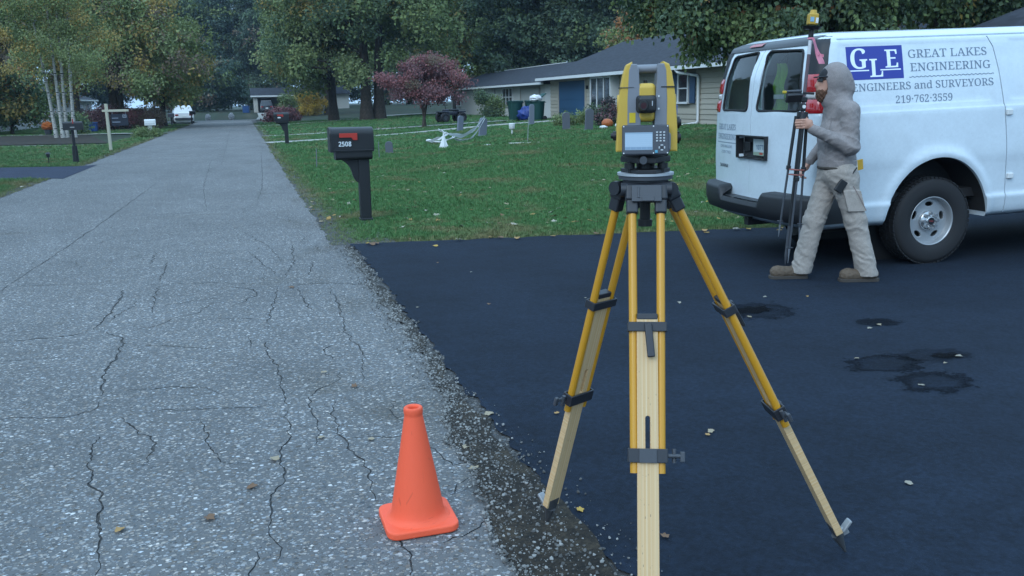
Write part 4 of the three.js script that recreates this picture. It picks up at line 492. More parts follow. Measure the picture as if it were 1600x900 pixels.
{ // small quad bike
  const T = thing('quad_bike', 'dark quad bike parked before the white house', 'quad bike', atST(11.2, 42.6), 0.5), wheel = [];
  for (const [x, z] of [[-0.55, -0.4], [-0.55, 0.4], [0.55, -0.4], [0.55, 0.4]]) { const w = part('wheel', new THREE.TorusGeometry(0.2, 0.1, 10, 22).translate(x, 0.28, z), M.rubber, T); part('hub', cyl(0.12, 0.12, 0.12, 0, 0, 0).rotateX(Math.PI / 2).translate(x, 0.28, z), M.darkGrey, w); }
  part('body', [box(1.0, 0.22, 0.4, 0, 0.5, 0, 0.06), box(0.45, 0.08, 0.95, -0.55, 0.6, 0, 0.03), box(0.45, 0.08, 0.95, 0.55, 0.6, 0, 0.03), box(0.3, 0.2, 0.35, -0.35, 0.66, 0, 0.06)], mat(0.02, 0.022, 0.035, 0.4), T); part('seat', box(0.6, 0.12, 0.32, 0.18, 0.7, 0, 0.05), M.black, T); part('handlebar', [rod(V(-0.3, 0.7, 0), V(-0.38, 0.98, 0), 0.02), rod(V(-0.36, 0.98, -0.35), V(-0.36, 0.98, 0.35), 0.016)], M.black, T); part('rack', [rod(V(0.4, 0.7, -0.4), V(0.4, 0.7, 0.4), 0.014), rod(V(0.75, 0.7, -0.4), V(0.75, 0.7, 0.4), 0.014)], M.darkGrey, T);
}
const tombM = [mat(0.16, 0.18, 0.22, 0.9, { bumpMap: dirtTex, bumpScale: 0.01 }), mat(0.11, 0.12, 0.14, 0.9)];
function tomb(label, s, t, w, h, turn, lean, m) { const T = thing('prop_tombstone', label, 'tombstone', atST(s, t, gh(s, t) - 0.05), turn, null); delete T.userData.group; T.rotation.z = lean; const q = new THREE.Shape(); q.moveTo(-w / 2, 0); q.lineTo(w / 2, 0); q.lineTo(w / 2, h - w * 0.45); q.quadraticCurveTo(w / 2, h, 0, h); q.quadraticCurveTo(-w / 2, h, -w / 2, h - w * 0.45); part('slab', extr(q, 0.07, 0.012).translate(0, 0, -0.035), m, T); part('foot', box(w * 1.2, 0.08, 0.16, 0, 0.05, 0, 0.015), m, T); return T; }
tomb('narrow grey prop tombstone carrying the left end of the white sheet', 8.5, 29.0, 0.26, 0.72, 0.7, -0.1, tombM[0]); tomb('grey prop tombstone carrying the raised end of the white sheet', 8.0, 23.2, 0.30, 0.74, 0.6, -0.1, tombM[0]); tomb('pale grey prop tombstone standing before the open green bin', 12.5, 31, 0.22, 1.0, 0.4, -0.03, tombM[0]);
tomb('dark prop tombstone before the blue garage door', 11.6, 23.7, 0.28, 0.72, 0.2, 0.02, tombM[1]); tomb('dark prop tombstone beside the pumpkins', 12.0, 22.3, 0.3, 0.85, 0.3, -0.05, tombM[1]); tomb('small dark prop tombstone near the numbered mailbox', 3.4, 16.6, 0.2, 0.4, 0.1, 0.04, tombM[1]);
{ // white gauze sheet slung from the tombstones down to the grass
  const A = V(...atST(8.0, 23.2)).add(V(0.1, 0.72, 0)), B = V(...atST(5.9, 19.6)).add(V(0, 0.34, 0)), C2 = V(...atST(5.3, 20.6)).add(V(0, 0.12, 0)), T = thing('white_sheet', 'white gauze sheet slung from tombstone to grass', 'sheet', [0, 0, 0]), wm = mat(0.74, 0.76, 0.78, 0.8);
  const band = (a, b, sag, w, n2) => gridGeo(28, 5, (u, v) => { const p = a.clone().lerp(b, u), e = Math.sin(u * Math.PI); p.y -= sag * e; const q = (v - 0.5) * w * (0.5 + 0.7 * e); return p.add(V(q * 0.25, q * 0.8 + 0.02 * Math.sin(u * 16 + v * 7 + n2), q * 0.5 + 0.03 * Math.sin(u * 9 + v * 4 + n2))); });
  part('cloth', [band(A, B, 0.30, 0.16, 0), band(A.clone().add(V(0.02, -0.05, 0)), B.clone().add(V(0.1, -0.1, 0)), 0.42, 0.1, 3), band(B, C2, 0.05, 0.1, 5), band(B.clone().add(V(-0.35, 0.16, 0)), B, 0.02, 0.08, 2), band(C2, B.clone().add(V(0.2, -0.1, 0)), 0.1, 0.05, 8)], wm, T);
}
{ const T = thing('ghost_prop', 'small white cloth ghost standing in the lawn', 'decoration', atST(5.3, 17.7, gh(5.3, 17.7) - 0.03), 0), pr = []; for (let k = 0; k <= 10; k++) { const f = k / 10; pr.push([0.015 + 0.13 * Math.pow(f, 1.2), 0.5 * (1 - f)]); } const g = lathe(pr, 30), p = g.attributes.position; for (let i = 0; i < p.count; i++) { const y = p.getY(i), a = Math.atan2(p.getZ(i), p.getX(i)), k = 1 + 0.25 * Math.sin(a * 5) * (1 - y / 0.5); p.setX(i, p.getX(i) * k); p.setZ(i, p.getZ(i) * k); } g.computeVertexNormals(); part('cloth', g, M.white, T); part('trailing_hem', gridGeo(14, 3, (u, v) => V(0.1 + u * 0.75, 0.03 + 0.03 * Math.sin(u * 9) + 0.02 * v, (v - 0.5) * 0.12)), M.white, T); }
{ const T = thing('lawn_marker', 'small white cup-shaped marker on a stake in the lawn', 'marker', atST(9.1, 22.9, gh(9.1, 22.9) - 0.03), 0); part('cup', lathe([[0.05, 0.22], [0.11, 0.26], [0.12, 0.44], [0.1, 0.46], [0, 0.46]], 20), M.white, T); part('stake', rod(V(0, 0, 0), V(0, 0.24, 0), 0.03, 0.03), M.white, T); }
tag(part('garden_stake', rod(V(0, 0, 0), V(0.04, 0.82, 0), 0.014, 0.01), mat(0.3, 0.33, 0.32, 0.7)), 'thin pale stake pushed into the lawn before the bins', 'stake').position.set(...atST(8.2, 18.1, gh(8.2, 18.1) - 0.04));
for (const [s, t, a, lab] of [[0.95, 12.6, 0.02, 'thin grey wire stake beside the numbered mailbox lawn'], [2.8, 14.6, 0, 'short grey stake in the middle of the lawn']]) tag(part('garden_stake', rod(V(0, 0, 0), V(a, 0.5, 0), 0.012, 0.01), mat(0.16, 0.17, 0.19, 0.7)), lab, 'stake').position.set(...atST(s, t, gh(s, t) - 0.04));
{ const [x, y, z] = atST(7.7, 16.9); const o = tag(part('plank', box(1.0, 0.04, 0.09, 0, 0.02, 0, 0.006), mat(0.55, 0.53, 0.47, 0.8)), 'pale board lying on the lawn beyond the ghost', 'board'); o.position.set(x, y, z); o.rotation.y = 0.25; }
{ const [x, y, z] = atST(6.6, 17.2); const o = tag(part('paper_scrap', lump(5, 0.13, 0.03, 0.07), M.white), 'scrap of white paper lying on the lawn', 'paper'); o.position.set(x, y + 0.012, z); }
function pumpkin(label, s, t, r, m) { const T = thing('pumpkin', label, 'pumpkin', atST(s, t, gh(s, t) - 0.03), 0, null); delete T.userData.group; const g = new THREE.SphereGeometry(r, 40, 20), p = g.attributes.position; for (let i = 0; i < p.count; i++) { const a = Math.atan2(p.getZ(i), p.getX(i)), k = 1 - 0.07 * Math.abs(Math.sin(a * 5)); p.setXYZ(i, p.getX(i) * k, p.getY(i) * 0.8, p.getZ(i) * k); } g.computeVertexNormals(); part('flesh', g.translate(0, r * 0.78, 0), m, T); part('stalk', rod(V(0, r * 1.5, 0), V(0.03, r * 1.85, 0), 0.025, 0.018), mat(0.1, 0.11, 0.05, 0.8), T); }
const orange = mat(0.40, 0.10, 0.018, 0.5); pumpkin('large orange pumpkin under the bay window', 13.4, 23.8, 0.24, orange); pumpkin('small white pumpkin beside the orange ones', 13.7, 23.4, 0.13, M.white); pumpkin('orange pumpkin half hidden behind the white one', 14.3, 23.6, 0.22, orange); { const T = thing('potted_mum', 'orange flower dome in a dark pot in the bed by the birches', 'flowers', atST(-12.2, 51, gh(-12.2, 51) - 0.02), 0); part('pot', lathe([[0, 0], [0.16, 0], [0.22, 0.36], [0.2, 0.36], [0.18, 0.3], [0, 0.3]], 24), M.darkGrey, T); part('blooms', lump(6, 0.34, 0.26, 0.34, 0.25).translate(0, 0.55, 0), mat(0.36, 0.09, 0.015, 0.9), T); part('stalk', rod(V(0, 0.28, 0), V(0, 0.5, 0), 0.05), mat(0.03, 0.05, 0.02, 0.9), T); }
{ const [x, y, z] = atST(12.9, 23.0); const o = tag(part('skull_prop', lump(2, 0.16, 0.07, 0.09), M.white), 'small white prop lying beside the large pumpkin', 'decoration'); o.position.set(x, y + 0.04, z); }
{ const T = thing('blue_bin', 'blue recycling bin behind the black mailbox across the street', 'bin', atST(-10.6, 55.5), 0.3); part('body', box(1.1, 0.5, 0.7, 0, 0.3, 0, 0.04), mat(0.01, 0.05, 0.19, 0.5), T); part('lid', box(1.16, 0.07, 0.76, 0, 0.6, 0, 0.03), mat(0.012, 0.06, 0.21, 0.5), T); part('sticker', box(0.12, 0.22, 0.01, 0, 0.35, 0.356), mat(0.5, 0.3, 0.3, 0.6), T); }
{ const T = thing('blue_bin', 'small blue bin beside the far open garage', 'bin', atST(-0.1, 122.5), 0); part('body', box(0.9, 0.9, 0.7, 0, 0.45, 0, 0.04), mat(0.012, 0.06, 0.19, 0.5), T); part('lid', box(0.96, 0.08, 0.76, 0, 0.92, 0, 0.03), mat(0.012, 0.06, 0.19, 0.5), T); }
for (const [s, t, w, lab] of [[-4.4, 96, 0.55, 'pale boulder by the cross street left of the other'], [-1.9, 96, 0.6, 'pale boulder at the end of the street, the right one']]) { const [x, y, z] = atST(s, t); tag(part('boulder', lump(s, w * 0.5, w * 0.75, w * 0.5, 0.3).translate(0, w * 0.4, 0), mat(0.34, 0.33, 0.34, 0.9)), lab, 'boulder').position.set(x, y, z); }
// ---------------------------------------------------------------- cars in the distance
function carBody(paint, name, label, pos, turn) {
  const T = thing(name, label, 'car', pos, turn), prof = [[-2.1, 0.3], [-2.2, 0.55], [-2.12, 0.85], [-1.75, 0.95], [-1.35, 1.42], [-0.9, 1.52], [0.5, 1.5], [1.0, 1.36], [1.55, 0.98], [2.05, 0.86], [2.2, 0.6], [2.15, 0.3]];
  const g = extr(shape(prof), 1.5, 0.12).translate(0, 0, -0.75), p = g.attributes.position; for (let i = 0; i < p.count; i++) { const y = p.getY(i); if (y > 0.95) p.setZ(i, p.getZ(i) * (1 - (y - 0.95) * 0.28)); } g.computeVertexNormals(); part('body', g, paint, T);
  part('rear_window', xf(box(0.03, 0.5, 1.2, 0, 0, 0, 0.01), -1.64, 1.2, 0, 0, 0, -0.7), M.glassDark, T); part('windscreen', xf(box(0.03, 0.62, 1.25, 0, 0, 0, 0.01), 1.36, 1.18, 0, 0, 0, 0.95), M.glassDark, T);
  for (const z of [-0.79, 0.79]) part('side_window', box(1.9, 0.36, 0.02, -0.1, 1.2, z), M.glassDark, T);
  for (const [x, z] of [[-1.35, -0.82], [-1.35, 0.82], [1.35, -0.82], [1.35, 0.82]]) { const w = part('wheel', new THREE.TorusGeometry(0.24, 0.09, 10, 24).translate(x, 0.33, z), M.rubber, T); part('rim', cyl(0.19, 0.19, 0.1, 0, 0, 0, 20).rotateX(Math.PI / 2).translate(x, 0.33, z), M.alu, w); }
  for (const z of [-0.62, 0.62]) { part('tail_light', box(0.06, 0.14, 0.3, -2.27, 0.78, z, 0.02), mat(0.3, 0.01, 0.012, 0.3), T); part('headlight', box(0.06, 0.13, 0.34, 2.24, 0.68, z, 0.02), M.alu, T); }
  part('number_plate', box(0.02, 0.14, 0.34, -2.335, 0.6, 0), M.white, T); part('bumper', box(0.1, 0.2, 1.6, -2.28, 0.42, 0, 0.04), M.darkGrey, T); return T;
}
carBody(phys(0.72, 0.73, 0.74, 0.3, { clearcoat: 0.6 }), 'parked_car', 'white car parked at the roadside under the golden-green tree', atST(-6.1, 80.5, 0), STREET_TURN + Math.PI / 2 + 0.1); carBody(phys(0.015, 0.015, 0.02, 0.3, { clearcoat: 0.6 }), 'parked_car', 'dark car parked in the far open garage', atST(2.6, 121, gh(2.6, 121)), STREET_TURN + Math.PI / 2);
// ---------------------------------------------------------------- the survey van (local x forward, z to its right-hand side)
{
  const VT = thing('cargo_van', 'white cargo van with blue surveying logo parked on the driveway', 'van', [3.617, 0.005, -8.871], THREE.MathUtils.degToRad(13)); VT.rotation.order = 'YXZ'; VT.rotation.z = THREE.MathUtils.degToRad(1.4);
  const paint = phys(0.70, 0.785, 0.85, 0.32, { clearcoat: 0.7, clearcoatRoughness: 0.08 });
  const ev = new Evaluator(); ev.useGroups = false; ev.attributes = ['position', 'normal', 'uv'];
  const lerpT = (tab, y) => { if (y <= tab[0][0]) return tab[0][1]; for (let i = 1; i < tab.length; i++) if (y <= tab[i][0]) { const f = (y - tab[i - 1][0]) / (tab[i][0] - tab[i - 1][0]); return mix(tab[i - 1][1], tab[i][1], f); } return tab[tab.length - 1][1]; };
  const halfW = [[0.40, 0.94], [0.46, 0.975], [0.56, 0.99], [0.585, 0.995], [0.60, 0.985], [0.9, 1.0], [1.0, 1.0], [1.30, 0.992], [1.385, 0.99], [1.40, 0.978], [1.60, 0.952], [1.80, 0.915], [1.93, 0.888], [2.0, 0.865], [2.012, 0.85], [2.03, 0.845], [2.06, 0.79], [2.085, 0.66], [2.10, 0.40], [2.105, 0.2]];
  const rearX = [[0.40, -1.22], [0.7, -1.23], [1.0, -1.23], [1.4, -1.22], [1.7, -1.19], [1.93, -1.15], [2.03, -1.11], [2.085, -0.98], [2.105, -0.65]];
  const frontX = [[0.40, 4.0], [0.6, 4.08], [0.95, 4.05], [1.1, 3.9], [1.2, 3.3], [1.3, 3.05], [1.6, 2.72], [1.93, 2.3], [2.03, 2.1], [2.085, 1.8], [2.105, 1.2]];
  const WR = 0.39, AX = [0, 3.43];
  const disp = (x, y) => { let d = 0; for (const a of AX) { const r = Math.hypot((x - a) / 0.53, (y - 0.37) / 0.60); d += 0.022 * Math.exp(-Math.pow((r - 1.05) / 0.075, 2)); } // arch lip
    const inP = (x0, x1) => sstep(x0, x0 + 0.03, x) * sstep(x1, x1 - 0.03, x); const v = sstep(1.43, 1.46, y) * sstep(1.975, 1.945, y); d -= 0.008 * v * (inP(-1.0, 0.53) + inP(0.70, 1.9)); d -= 0.006 * sstep(0.93, 0.905, y) * sstep(0.60, 0.63, y); return d; };
  const bow = (y) => 0.075 * sstep(2.11, 1.7, y) + 0.01, RC = 0.11;
  // q in [0,1]: 0 rear centre .. 0.2 corner start .. 0.28 side start .. 0.8 side end .. 1 front centre
  function S(q, y, off = 0, raw) {
    const w = lerpT(halfW, y) + off, xr = lerpT(rearX, y) - off, xf2 = lerpT(frontX, y) + off, rc = Math.min(RC, w * 0.4), fc = Math.min(0.3, w * 0.5);
    if (q < 0.2) { const z = (q / 0.2) * (w - rc); return V(xr - bow(y) * (1 - Math.pow(z / (w - rc), 2)), y, z); }
    if (q < 0.28) { const a = ((q - 0.2) / 0.08) * Math.PI / 2; return V(xr + rc - Math.cos(a) * rc, y, w - rc + Math.sin(a) * rc); }
    if (q < 0.8) { const x = mix(xr + rc, xf2 - fc, (q - 0.28) / 0.52); return V(x, y, w + (raw ? 0 : disp(x, y))); }
    if (q < 0.9) { const a = ((q - 0.8) / 0.1) * Math.PI / 2; return V(xf2 - fc + Math.sin(a) * fc, y, w - fc + Math.cos(a) * fc); }
    const z = (1 - (q - 0.9) / 0.1) * (w - fc); return V(xf2 + 0.1 * (1 - Math.pow(z / (w - fc), 2)), y, z);
  }
  const sideP = (x, y, off) => V(x, y, lerpT(halfW, y) + disp(x, y) + off), rearP = (z, y, off) => { const w = lerpT(halfW, y), rc = RC, xr = lerpT(rearX, y), az = Math.abs(z); if (az < w - rc) return V(xr - bow(y) * (1 - Math.pow(az / (w - rc), 2)) - off, y, z); const a = Math.asin(clamp((az - w + rc) / rc, 0, 1)); return V(xr + rc - Math.cos(a) * (rc + off), y, Math.sign(z) * (w - rc + Math.sin(a) * (rc + off))); };
  function hull(ys, qs, off, raw) {
    const ring = (y) => [...qs.map((q) => S(q, y, off, raw)), ...qs.slice(1, -1).reverse().map((q) => { const p = S(q, y, off, raw); p.z = -p.z; return p; })];
    const rows = ys.map(ring), n = rows[0].length, pos = [], idx = []; rows.forEach((r) => r.forEach((p) => pos.push(p.x, p.y, p.z)));
    for (let j = 0; j < rows.length - 1; j++) for (let i = 0; i < n; i++) { const a = j * n + i, b = j * n + (i + 1) % n, c2 = a + n, d = b + n; idx.push(a, b, c2, b, d, c2); }
    const bot = pos.length / 3; pos.push(1.4, ys[0], 0); const top = bot + 1; pos.push(1.0, ys[ys.length - 1] + 0.002, 0); const L = (rows.length - 1) * n;
    for (let i = 0; i < n; i++) { idx.push(bot, (i + 1) % n, i); idx.push(top, L + i, L + (i + 1) % n); }
    const g = new THREE.BufferGeometry(); g.setAttribute('position', new THREE.Float32BufferAttribute(pos, 3)); g.setIndex(idx); g.computeVertexNormals(); g.setAttribute('uv', new THREE.BufferAttribute(new Float32Array(pos.length / 3 * 2), 2)); return g;
  }
  const qs = []; for (let i = 0; i <= 14; i++) qs.push(0.2 * i / 14); for (let i = 1; i <= 6; i++) qs.push(0.2 + 0.08 * i / 6); for (let i = 1; i <= 150; i++) qs.push(0.28 + 0.52 * i / 150); for (let i = 1; i <= 5; i++) qs.push(0.8 + 0.1 * i / 5); for (let i = 1; i <= 6; i++) qs.push(0.9 + 0.1 * i / 6);
  const ys = []; for (let y = 0.40; y < 0.55; y += 0.05) ys.push(y); ys.push(0.56, 0.585, 0.6, 0.615, 0.63); for (let y = 0.66; y < 1.36; y += 0.036) ys.push(y); ys.push(1.38, 1.392, 1.404, 1.43, 1.445, 1.46); for (let y = 1.49; y < 1.93; y += 0.04) ys.push(y); ys.push(1.93, 1.945, 1.96, 1.975, 1.99, 2.003, 2.012, 2.022, 2.032, 2.045, 2.06, 2.072, 2.085, 2.094, 2.102);
  const outer = hull(ys, qs, 0);
  const qi = qs.filter((_, i) => i % 5 === 0 || i > 165 || i < 20), inner = hull([0.62, 0.9, 1.2, 1.4, 1.6, 1.8, 1.95, 2.02, 2.05], qi, -0.045, true);
  const B = (g) => { if (!g.attributes.uv) g.setAttribute('uv', new THREE.BufferAttribute(new Float32Array(g.attributes.position.count * 2), 2)); const b = new Brush(g); b.updateMatrixWorld(); return b; };
  let body = ev.evaluate(B(outer), B(inner), SUBTRACTION);
  const cut = (g) => { body = ev.evaluate(body, B(g), SUBTRACTION); };
  for (const a of AX) for (const s of [-1, 1]) { const e = new THREE.Shape(); e.absellipse(a, 0.37, 0.53, 0.60, 0, Math.PI * 2); cut(extr(e, 0.5, 0, 40).translate(0, 0, s > 0 ? 0.62 : -1.12)); }
  const win = (pts, r = 0.05) => { const s = new THREE.Shape(), n = pts.length; pts.forEach((p, i) => { const a = pts[(i + n - 1) % n], b = pts[(i + 1) % n], la = Math.hypot(a[0] - p[0], a[1] - p[1]), lb = Math.hypot(b[0] - p[0], b[1] - p[1]), A = [mix(p[0], a[0], r / la), mix(p[1], a[1], r / la)], C3 = [mix(p[0], b[0], r / lb), mix(p[1], b[1], r / lb)]; i ? s.lineTo(...A) : s.moveTo(...A); s.quadraticCurveTo(p[0], p[1], ...C3); }); s.closePath(); return s; };
  const alongX = (s, x0, x1) => extr(s, x1 - x0).rotateY(Math.PI / 2).translate(x0, 0, 0).applyMatrix4(new THREE.Matrix4().makeScale(1, 1, 1)); // shape x -> -z
  const RW2 = [[[0.085, 1.425], [0.74, 1.425], [0.70, 1.72], [0.65, 1.945], [0.085, 1.965]], [[-0.10, 1.425], [-0.72, 1.425], [-0.68, 1.72], [-0.61, 1.945], [-0.10, 1.965]]];
  for (const p of RW2) cut(alongX(win(p.map(([z, y]) => [-z, y])), -1.8, -0.9));
  cut(alongX(rrect(-0.30, 0.985, 0.245, 1.185, 0.035), -1.8, -1.24)); // number plate recess (z from -0.245 to 0.30)
  cut(box(0.5, 1.36, 0.009, -1.3, 1.33, -0.02)); // seam between the rear doors
  for (const s of [-1, 1]) cut(box(0.06, 1.30, 0.009, -1.16, 1.36, s * 0.83));
  for (const [x0, x1] of [[0.47, 0.62]]) { const pts = [[0.50, 2.0], [0.55, 1.9], [0.592, 1.7], [0.62, 1.5], [0.636, 1.39], [0.67, 1.1], [0.70, 0.7], [0.717, 0.43]], s = shape([...pts.map(([x, y]) => [x - 0.005, y]), ...pts.slice().reverse().map(([x, y]) => [x + 0.005, y])]); const g = extr(s, 0.5).translate(0, 0, 0.6); // slot only as deep as the skin
    const pz = g.attributes.position; for (let i = 0; i < pz.count; i++) { const y = pz.getY(i); pz.setZ(i, pz.getZ(i) > 0.8 ? 1.2 : lerpT(halfW, y) - 0.022); } cut(g); }
  cut(extr(shape([[-0.98, 2.005], [2.1, 2.005], [2.1, 2.018], [-0.98, 2.018]]), 0.3).translate(0, 0, 0.842)); // drip gutter
  for (const s of [-1, 1]) { const sw = win([[1.75, 1.36], [2.85, 1.36], [2.72, 1.5], [2.32, 1.86], [1.78, 1.9]], 0.06); cut(extr(sw, 0.5).translate(0, 0, s > 0 ? 0.75 : -1.25)); }
  cut(alongX(win([[-0.72, 1.34], [0.72, 1.34], [0.62, 1.88], [-0.62, 1.88]], 0.08), 2.15, 3.6));
  body.geometry.clearGroups(); paint.map = rep(tex(512, (u, v) => { const k = 244 + (grain(u, v) - 0.5) * 18 + (fine(u, v) - 0.5) * 10 + (RS() < 0.002 ? -60 * RS() : 0); return [k, k - 1, k - 3]; }), 0.7); part('body', uvBox(body.geometry), paint, VT);
  // floor pan, wheel-well liners and dark underbody
  part('floor', [box(4.6, 0.08, 1.7, 1.4, 0.62, 0), box(4.6, 0.2, 1.1, 1.4, 0.46, 0)], M.rubber, VT);
  for (const a of AX) for (const s of [-1, 1]) { part('wheel_liner', [gridGeo(40, 1, (u, v) => V(a - Math.cos(0.12 + u * (Math.PI - 0.24)) * 0.5265, 0.372 + Math.sin(0.12 + u * (Math.PI - 0.24)) * 0.5965, s * mix(0.6, 0.972, v))), xf(new THREE.CircleGeometry(0.62, 30), a, 0.42, s * 0.615)], M.rubber, VT); }
  part('axle', [rod(V(0, 0.39, -0.7), V(0, 0.39, 0.7), 0.05), lump(4, 0.16, 0.16, 0.16, 0.05).translate(0, 0.38, 0)], M.rubber, VT);
  part('muffler', xf(cyl(0.1, 0.1, 0.6, 0, 0, 0, 16).rotateZ(Math.PI / 2), -0.75, 0.36, 0.35), mat(0.06, 0.055, 0.05, 0.6), VT);
  // glass
  const tint = phys(0.46, 0.53, 0.53, 0.03, { transmission: 1, thickness: 0, ior: 1.5 });
  const pane = (f) => gridGeo(14, 10, f);
  part('rear_window', pane((u, v) => rearP(mix(0.06, 0.78, u), mix(1.40, 1.985, v), -0.014)), tint, VT); part('rear_window', pane((u, v) => rearP(mix(-0.075, -0.75, u), mix(1.40, 1.985, v), -0.014)), tint, VT);
  for (const s of [-1, 1]) { const g = pane((u, v) => { const y = mix(1.34, 1.92, v), p = sideP(mix(1.7, 2.9 - 0.55 * v, u), y, -0.03); p.z *= s; return p; }); part('side_window', g, tint, VT); }
  part('windscreen', pane((u, v) => { const y = mix(1.32, 1.9, v), z = mix(-0.76, 0.76, u), w = lerpT(halfW, y) - 0.3; return V(lerpT(frontX, y) + 0.1 * (1 - Math.pow(clamp(Math.abs(z) / w, 0, 1), 2)) - 0.02, y, z); }), tint, VT);
  // black gasket round each rear window
  for (const pts of RW2) { const sp = win(pts).getPoints(6), g = taper([...sp, sp[0]].map((p) => rearP(p.x, p.y, 0.001)), Array(sp.length + 1).fill(0.012), 6); part('window_seal', g, M.rubber, VT); }
  // black corner trim, lamps, roof edge
  for (const s of [-1, 1]) {
    part('corner_trim', gridGeo(10, 12, (u, v) => { const y = mix(1.735, 2.045, v), w = lerpT(halfW, y); return rearP(s * mix(w - RC - 0.04 - 0.04 * v, w - 0.004, u), y, 0.006); }), mat(0.012, 0.013, 0.017, 0.5), VT);
    const strip = (y0, y1, m, nm) => { const o = part(nm, gridGeo(10, 6, (u, v) => { const y = mix(y0, y1, v), w = lerpT(halfW, y), e = Math.sin(Math.PI * u) * Math.sin(Math.PI * v); return rearP(s * mix(w - RC - 0.055, w - 0.0015, u), y, 0.004 + 0.014 * Math.pow(Math.max(0, e), 0.3)); }), m, VT); return o; };
    const red = phys(0.42, 0.008, 0.012, 0.18, { clearcoat: 1 }), clear = phys(0.5, 0.46, 0.44, 0.2, { clearcoat: 1 });
    strip(1.585, 1.733, red, 'tail_light'); strip(1.525, 1.583, clear, 'reversing_light'); strip(1.405, 1.523, red, 'tail_light');
  }
  part('roof_edge_trim', gridGeo(24, 3, (u, v) => rearP(mix(-0.76, 0.76, u), mix(1.985, 2.06, v), 0.012)), mat(0.022, 0.024, 0.03, 0.35), VT);
  part('brake_light', gridGeo(8, 2, (u, v) => rearP(mix(-0.36, -0.1, u), mix(2.02, 2.05, v), 0.022)), phys(0.35, 0.01, 0.012, 0.2), VT);
  // rear bumper with a step
  {
    const bp = (z, y, o) => { const w = 1.0, az = Math.abs(z) / w; return V(-1.27 - 0.09 * (1 - az * az) - o + 0.10 * Math.pow(az, 8), y, z); };
    const prof = [[0.44, 0.0], [0.46, 0.07], [0.55, 0.10], [0.66, 0.10], [0.695, 0.08], [0.70, 0.0], [0.70, -0.12]];
    part('bumper', gridGeo(60, prof.length - 1, (u, v) => { const k = Math.round(v * (prof.length - 1)), z = mix(-1.0, 1.0, u), step = sstep(0.42, 0.36, Math.abs(z + 0.0)); let [y, o] = prof[k]; if (k >= 3) { y -= step * 0.10; o = mix(o, Math.max(o, 0.08) , step); } return bp(z, y, o); }), mat(0.016, 0.017, 0.02, 0.55), VT);
    part('step_pad', gridGeo(16, 2, (u, v) => bp(mix(-0.35, 0.35, u), 0.604, mix(0.06, -0.05, v))), M.blackPlastic, VT);
    for (const s of [-1, 1]) part('bumper_wrap', gridGeo(8, 5, (u, v) => { const p = bp(s * 1.0, mix(0.45, 0.70, v), 0.03); return V(p.x + u * 0.34, p.y, s * (1.0 + 0.012 * Math.sin(v * Math.PI))); }), mat(0.016, 0.017, 0.02, 0.55), VT);
    part('hitch', [box(0.3, 0.08, 0.08, -1.2, 0.38, 0)], M.black, VT);
  }
  // number plate and recess
  const rx = rearP(0, 1.08, 0).x + 0.045;
  const rec = part('plate_recess', [box(0.012, 0.19, 0.53, rx + 0.02, 1.085, 0.028)], M.blackPlastic, VT); part('recess_frame', [box(0.08, 0.012, 0.56, rx - 0.03, 1.19, 0.028), box(0.08, 0.012, 0.56, rx - 0.03, 0.98, 0.028), box(0.08, 0.2, 0.012, rx - 0.03, 1.085, -0.25), box(0.08, 0.2, 0.012, rx - 0.03, 1.085, 0.303)], M.blackPlastic, rec);
  part('number_plate', new THREE.PlaneGeometry(0.30, 0.155).rotateY(-Math.PI / 2).translate(rx - 0.006, 1.085, 0.13), mat(1, 1, 1, 0.4, { map: canvasTex(300, 155, (q) => { q.fillStyle = '#b9c4c4'; q.fillRect(0, 0, 300, 155); q.fillStyle = '#3d5a78'; q.font = 'bold 62px sans-serif'; q.textAlign = 'center'; q.fillText('107TM', 150, 100); q.fillStyle = '#8fa08c'; q.fillRect(0, 122, 300, 33); q.fillStyle = '#b0483c'; q.fillRect(120, 126, 60, 20); }) }), VT);
  part('door_handle', box(0.03, 0.09, 0.12, rx - 0.0, 1.085, -0.14, 0.01), M.black, VT);
  // lettering: printed films that follow the side and the rear door
  const film = (nu, nv, f, t) => { const o = part('lettering', gridGeo(nu, nv, f), printed(t, 0.5), VT); o.castShadow = false; return o; };
  const sideTex = canvasTex(2048, 1024, (q, w, h) => {
    q.clearRect(0, 0, w, h); const X = (x) => (x + 1.0) / 1.6 * w, Y = (y) => (2.0 - y) / 0.8 * h; // van metres -> canvas
    q.fillStyle = '#2b3a94'; q.fillRect(X(-0.91), Y(1.947), X(-0.365) - X(-0.91), Y(1.668) - Y(1.947)); q.fillStyle = '#e9f1f5'; q.textAlign = 'center'; q.textBaseline = 'alphabetic';
    const big2 = (s, x, y, hh) => { q.font = `bold ${hh}px serif`; q.fillText(s, x, y); }; big2('G', X(-0.795), Y(1.762), 300); big2('E', X(-0.475), Y(1.762), 272); big2('L', X(-0.628), Y(1.688), 272);
    q.fillRect(X(-0.885), Y(1.75), X(-0.70) - X(-0.885), 13); q.fillRect(X(-0.59), Y(1.75), X(-0.39) - X(-0.59), 13);
    q.fillStyle = '#6a7b8e'; const line = (s, x0, x1, y, size) => { q.font = `${size}px serif`; q.textAlign = 'left'; const m = q.measureText(s).width; q.save(); q.translate(X(x0), Y(y)); q.scale((X(x1) - X(x0)) / m, 1); q.fillText(s, 0, 0); q.restore(); };
    line('GREAT LAKES', -0.315, 0.49, 1.836, 122); line('ENGINEERING', -0.30, 0.515, 1.722, 122); line('ENGINEERS and SURVEYORS', -0.88, 0.535, 1.572, 114); line('219·762·3559', -0.46, 0.115, 1.458, 114);
    q.strokeStyle = '#6a7b8e'; q.lineWidth = 7; q.beginPath(); for (let k = 0; k <= 120; k++) { const x = mix(X(-0.31), X(0.54), k / 120), y = Y(1.674) + 5 * Math.sin(k * 1.05); k ? q.lineTo(x, y) : q.moveTo(x, y); } q.stroke();
  });
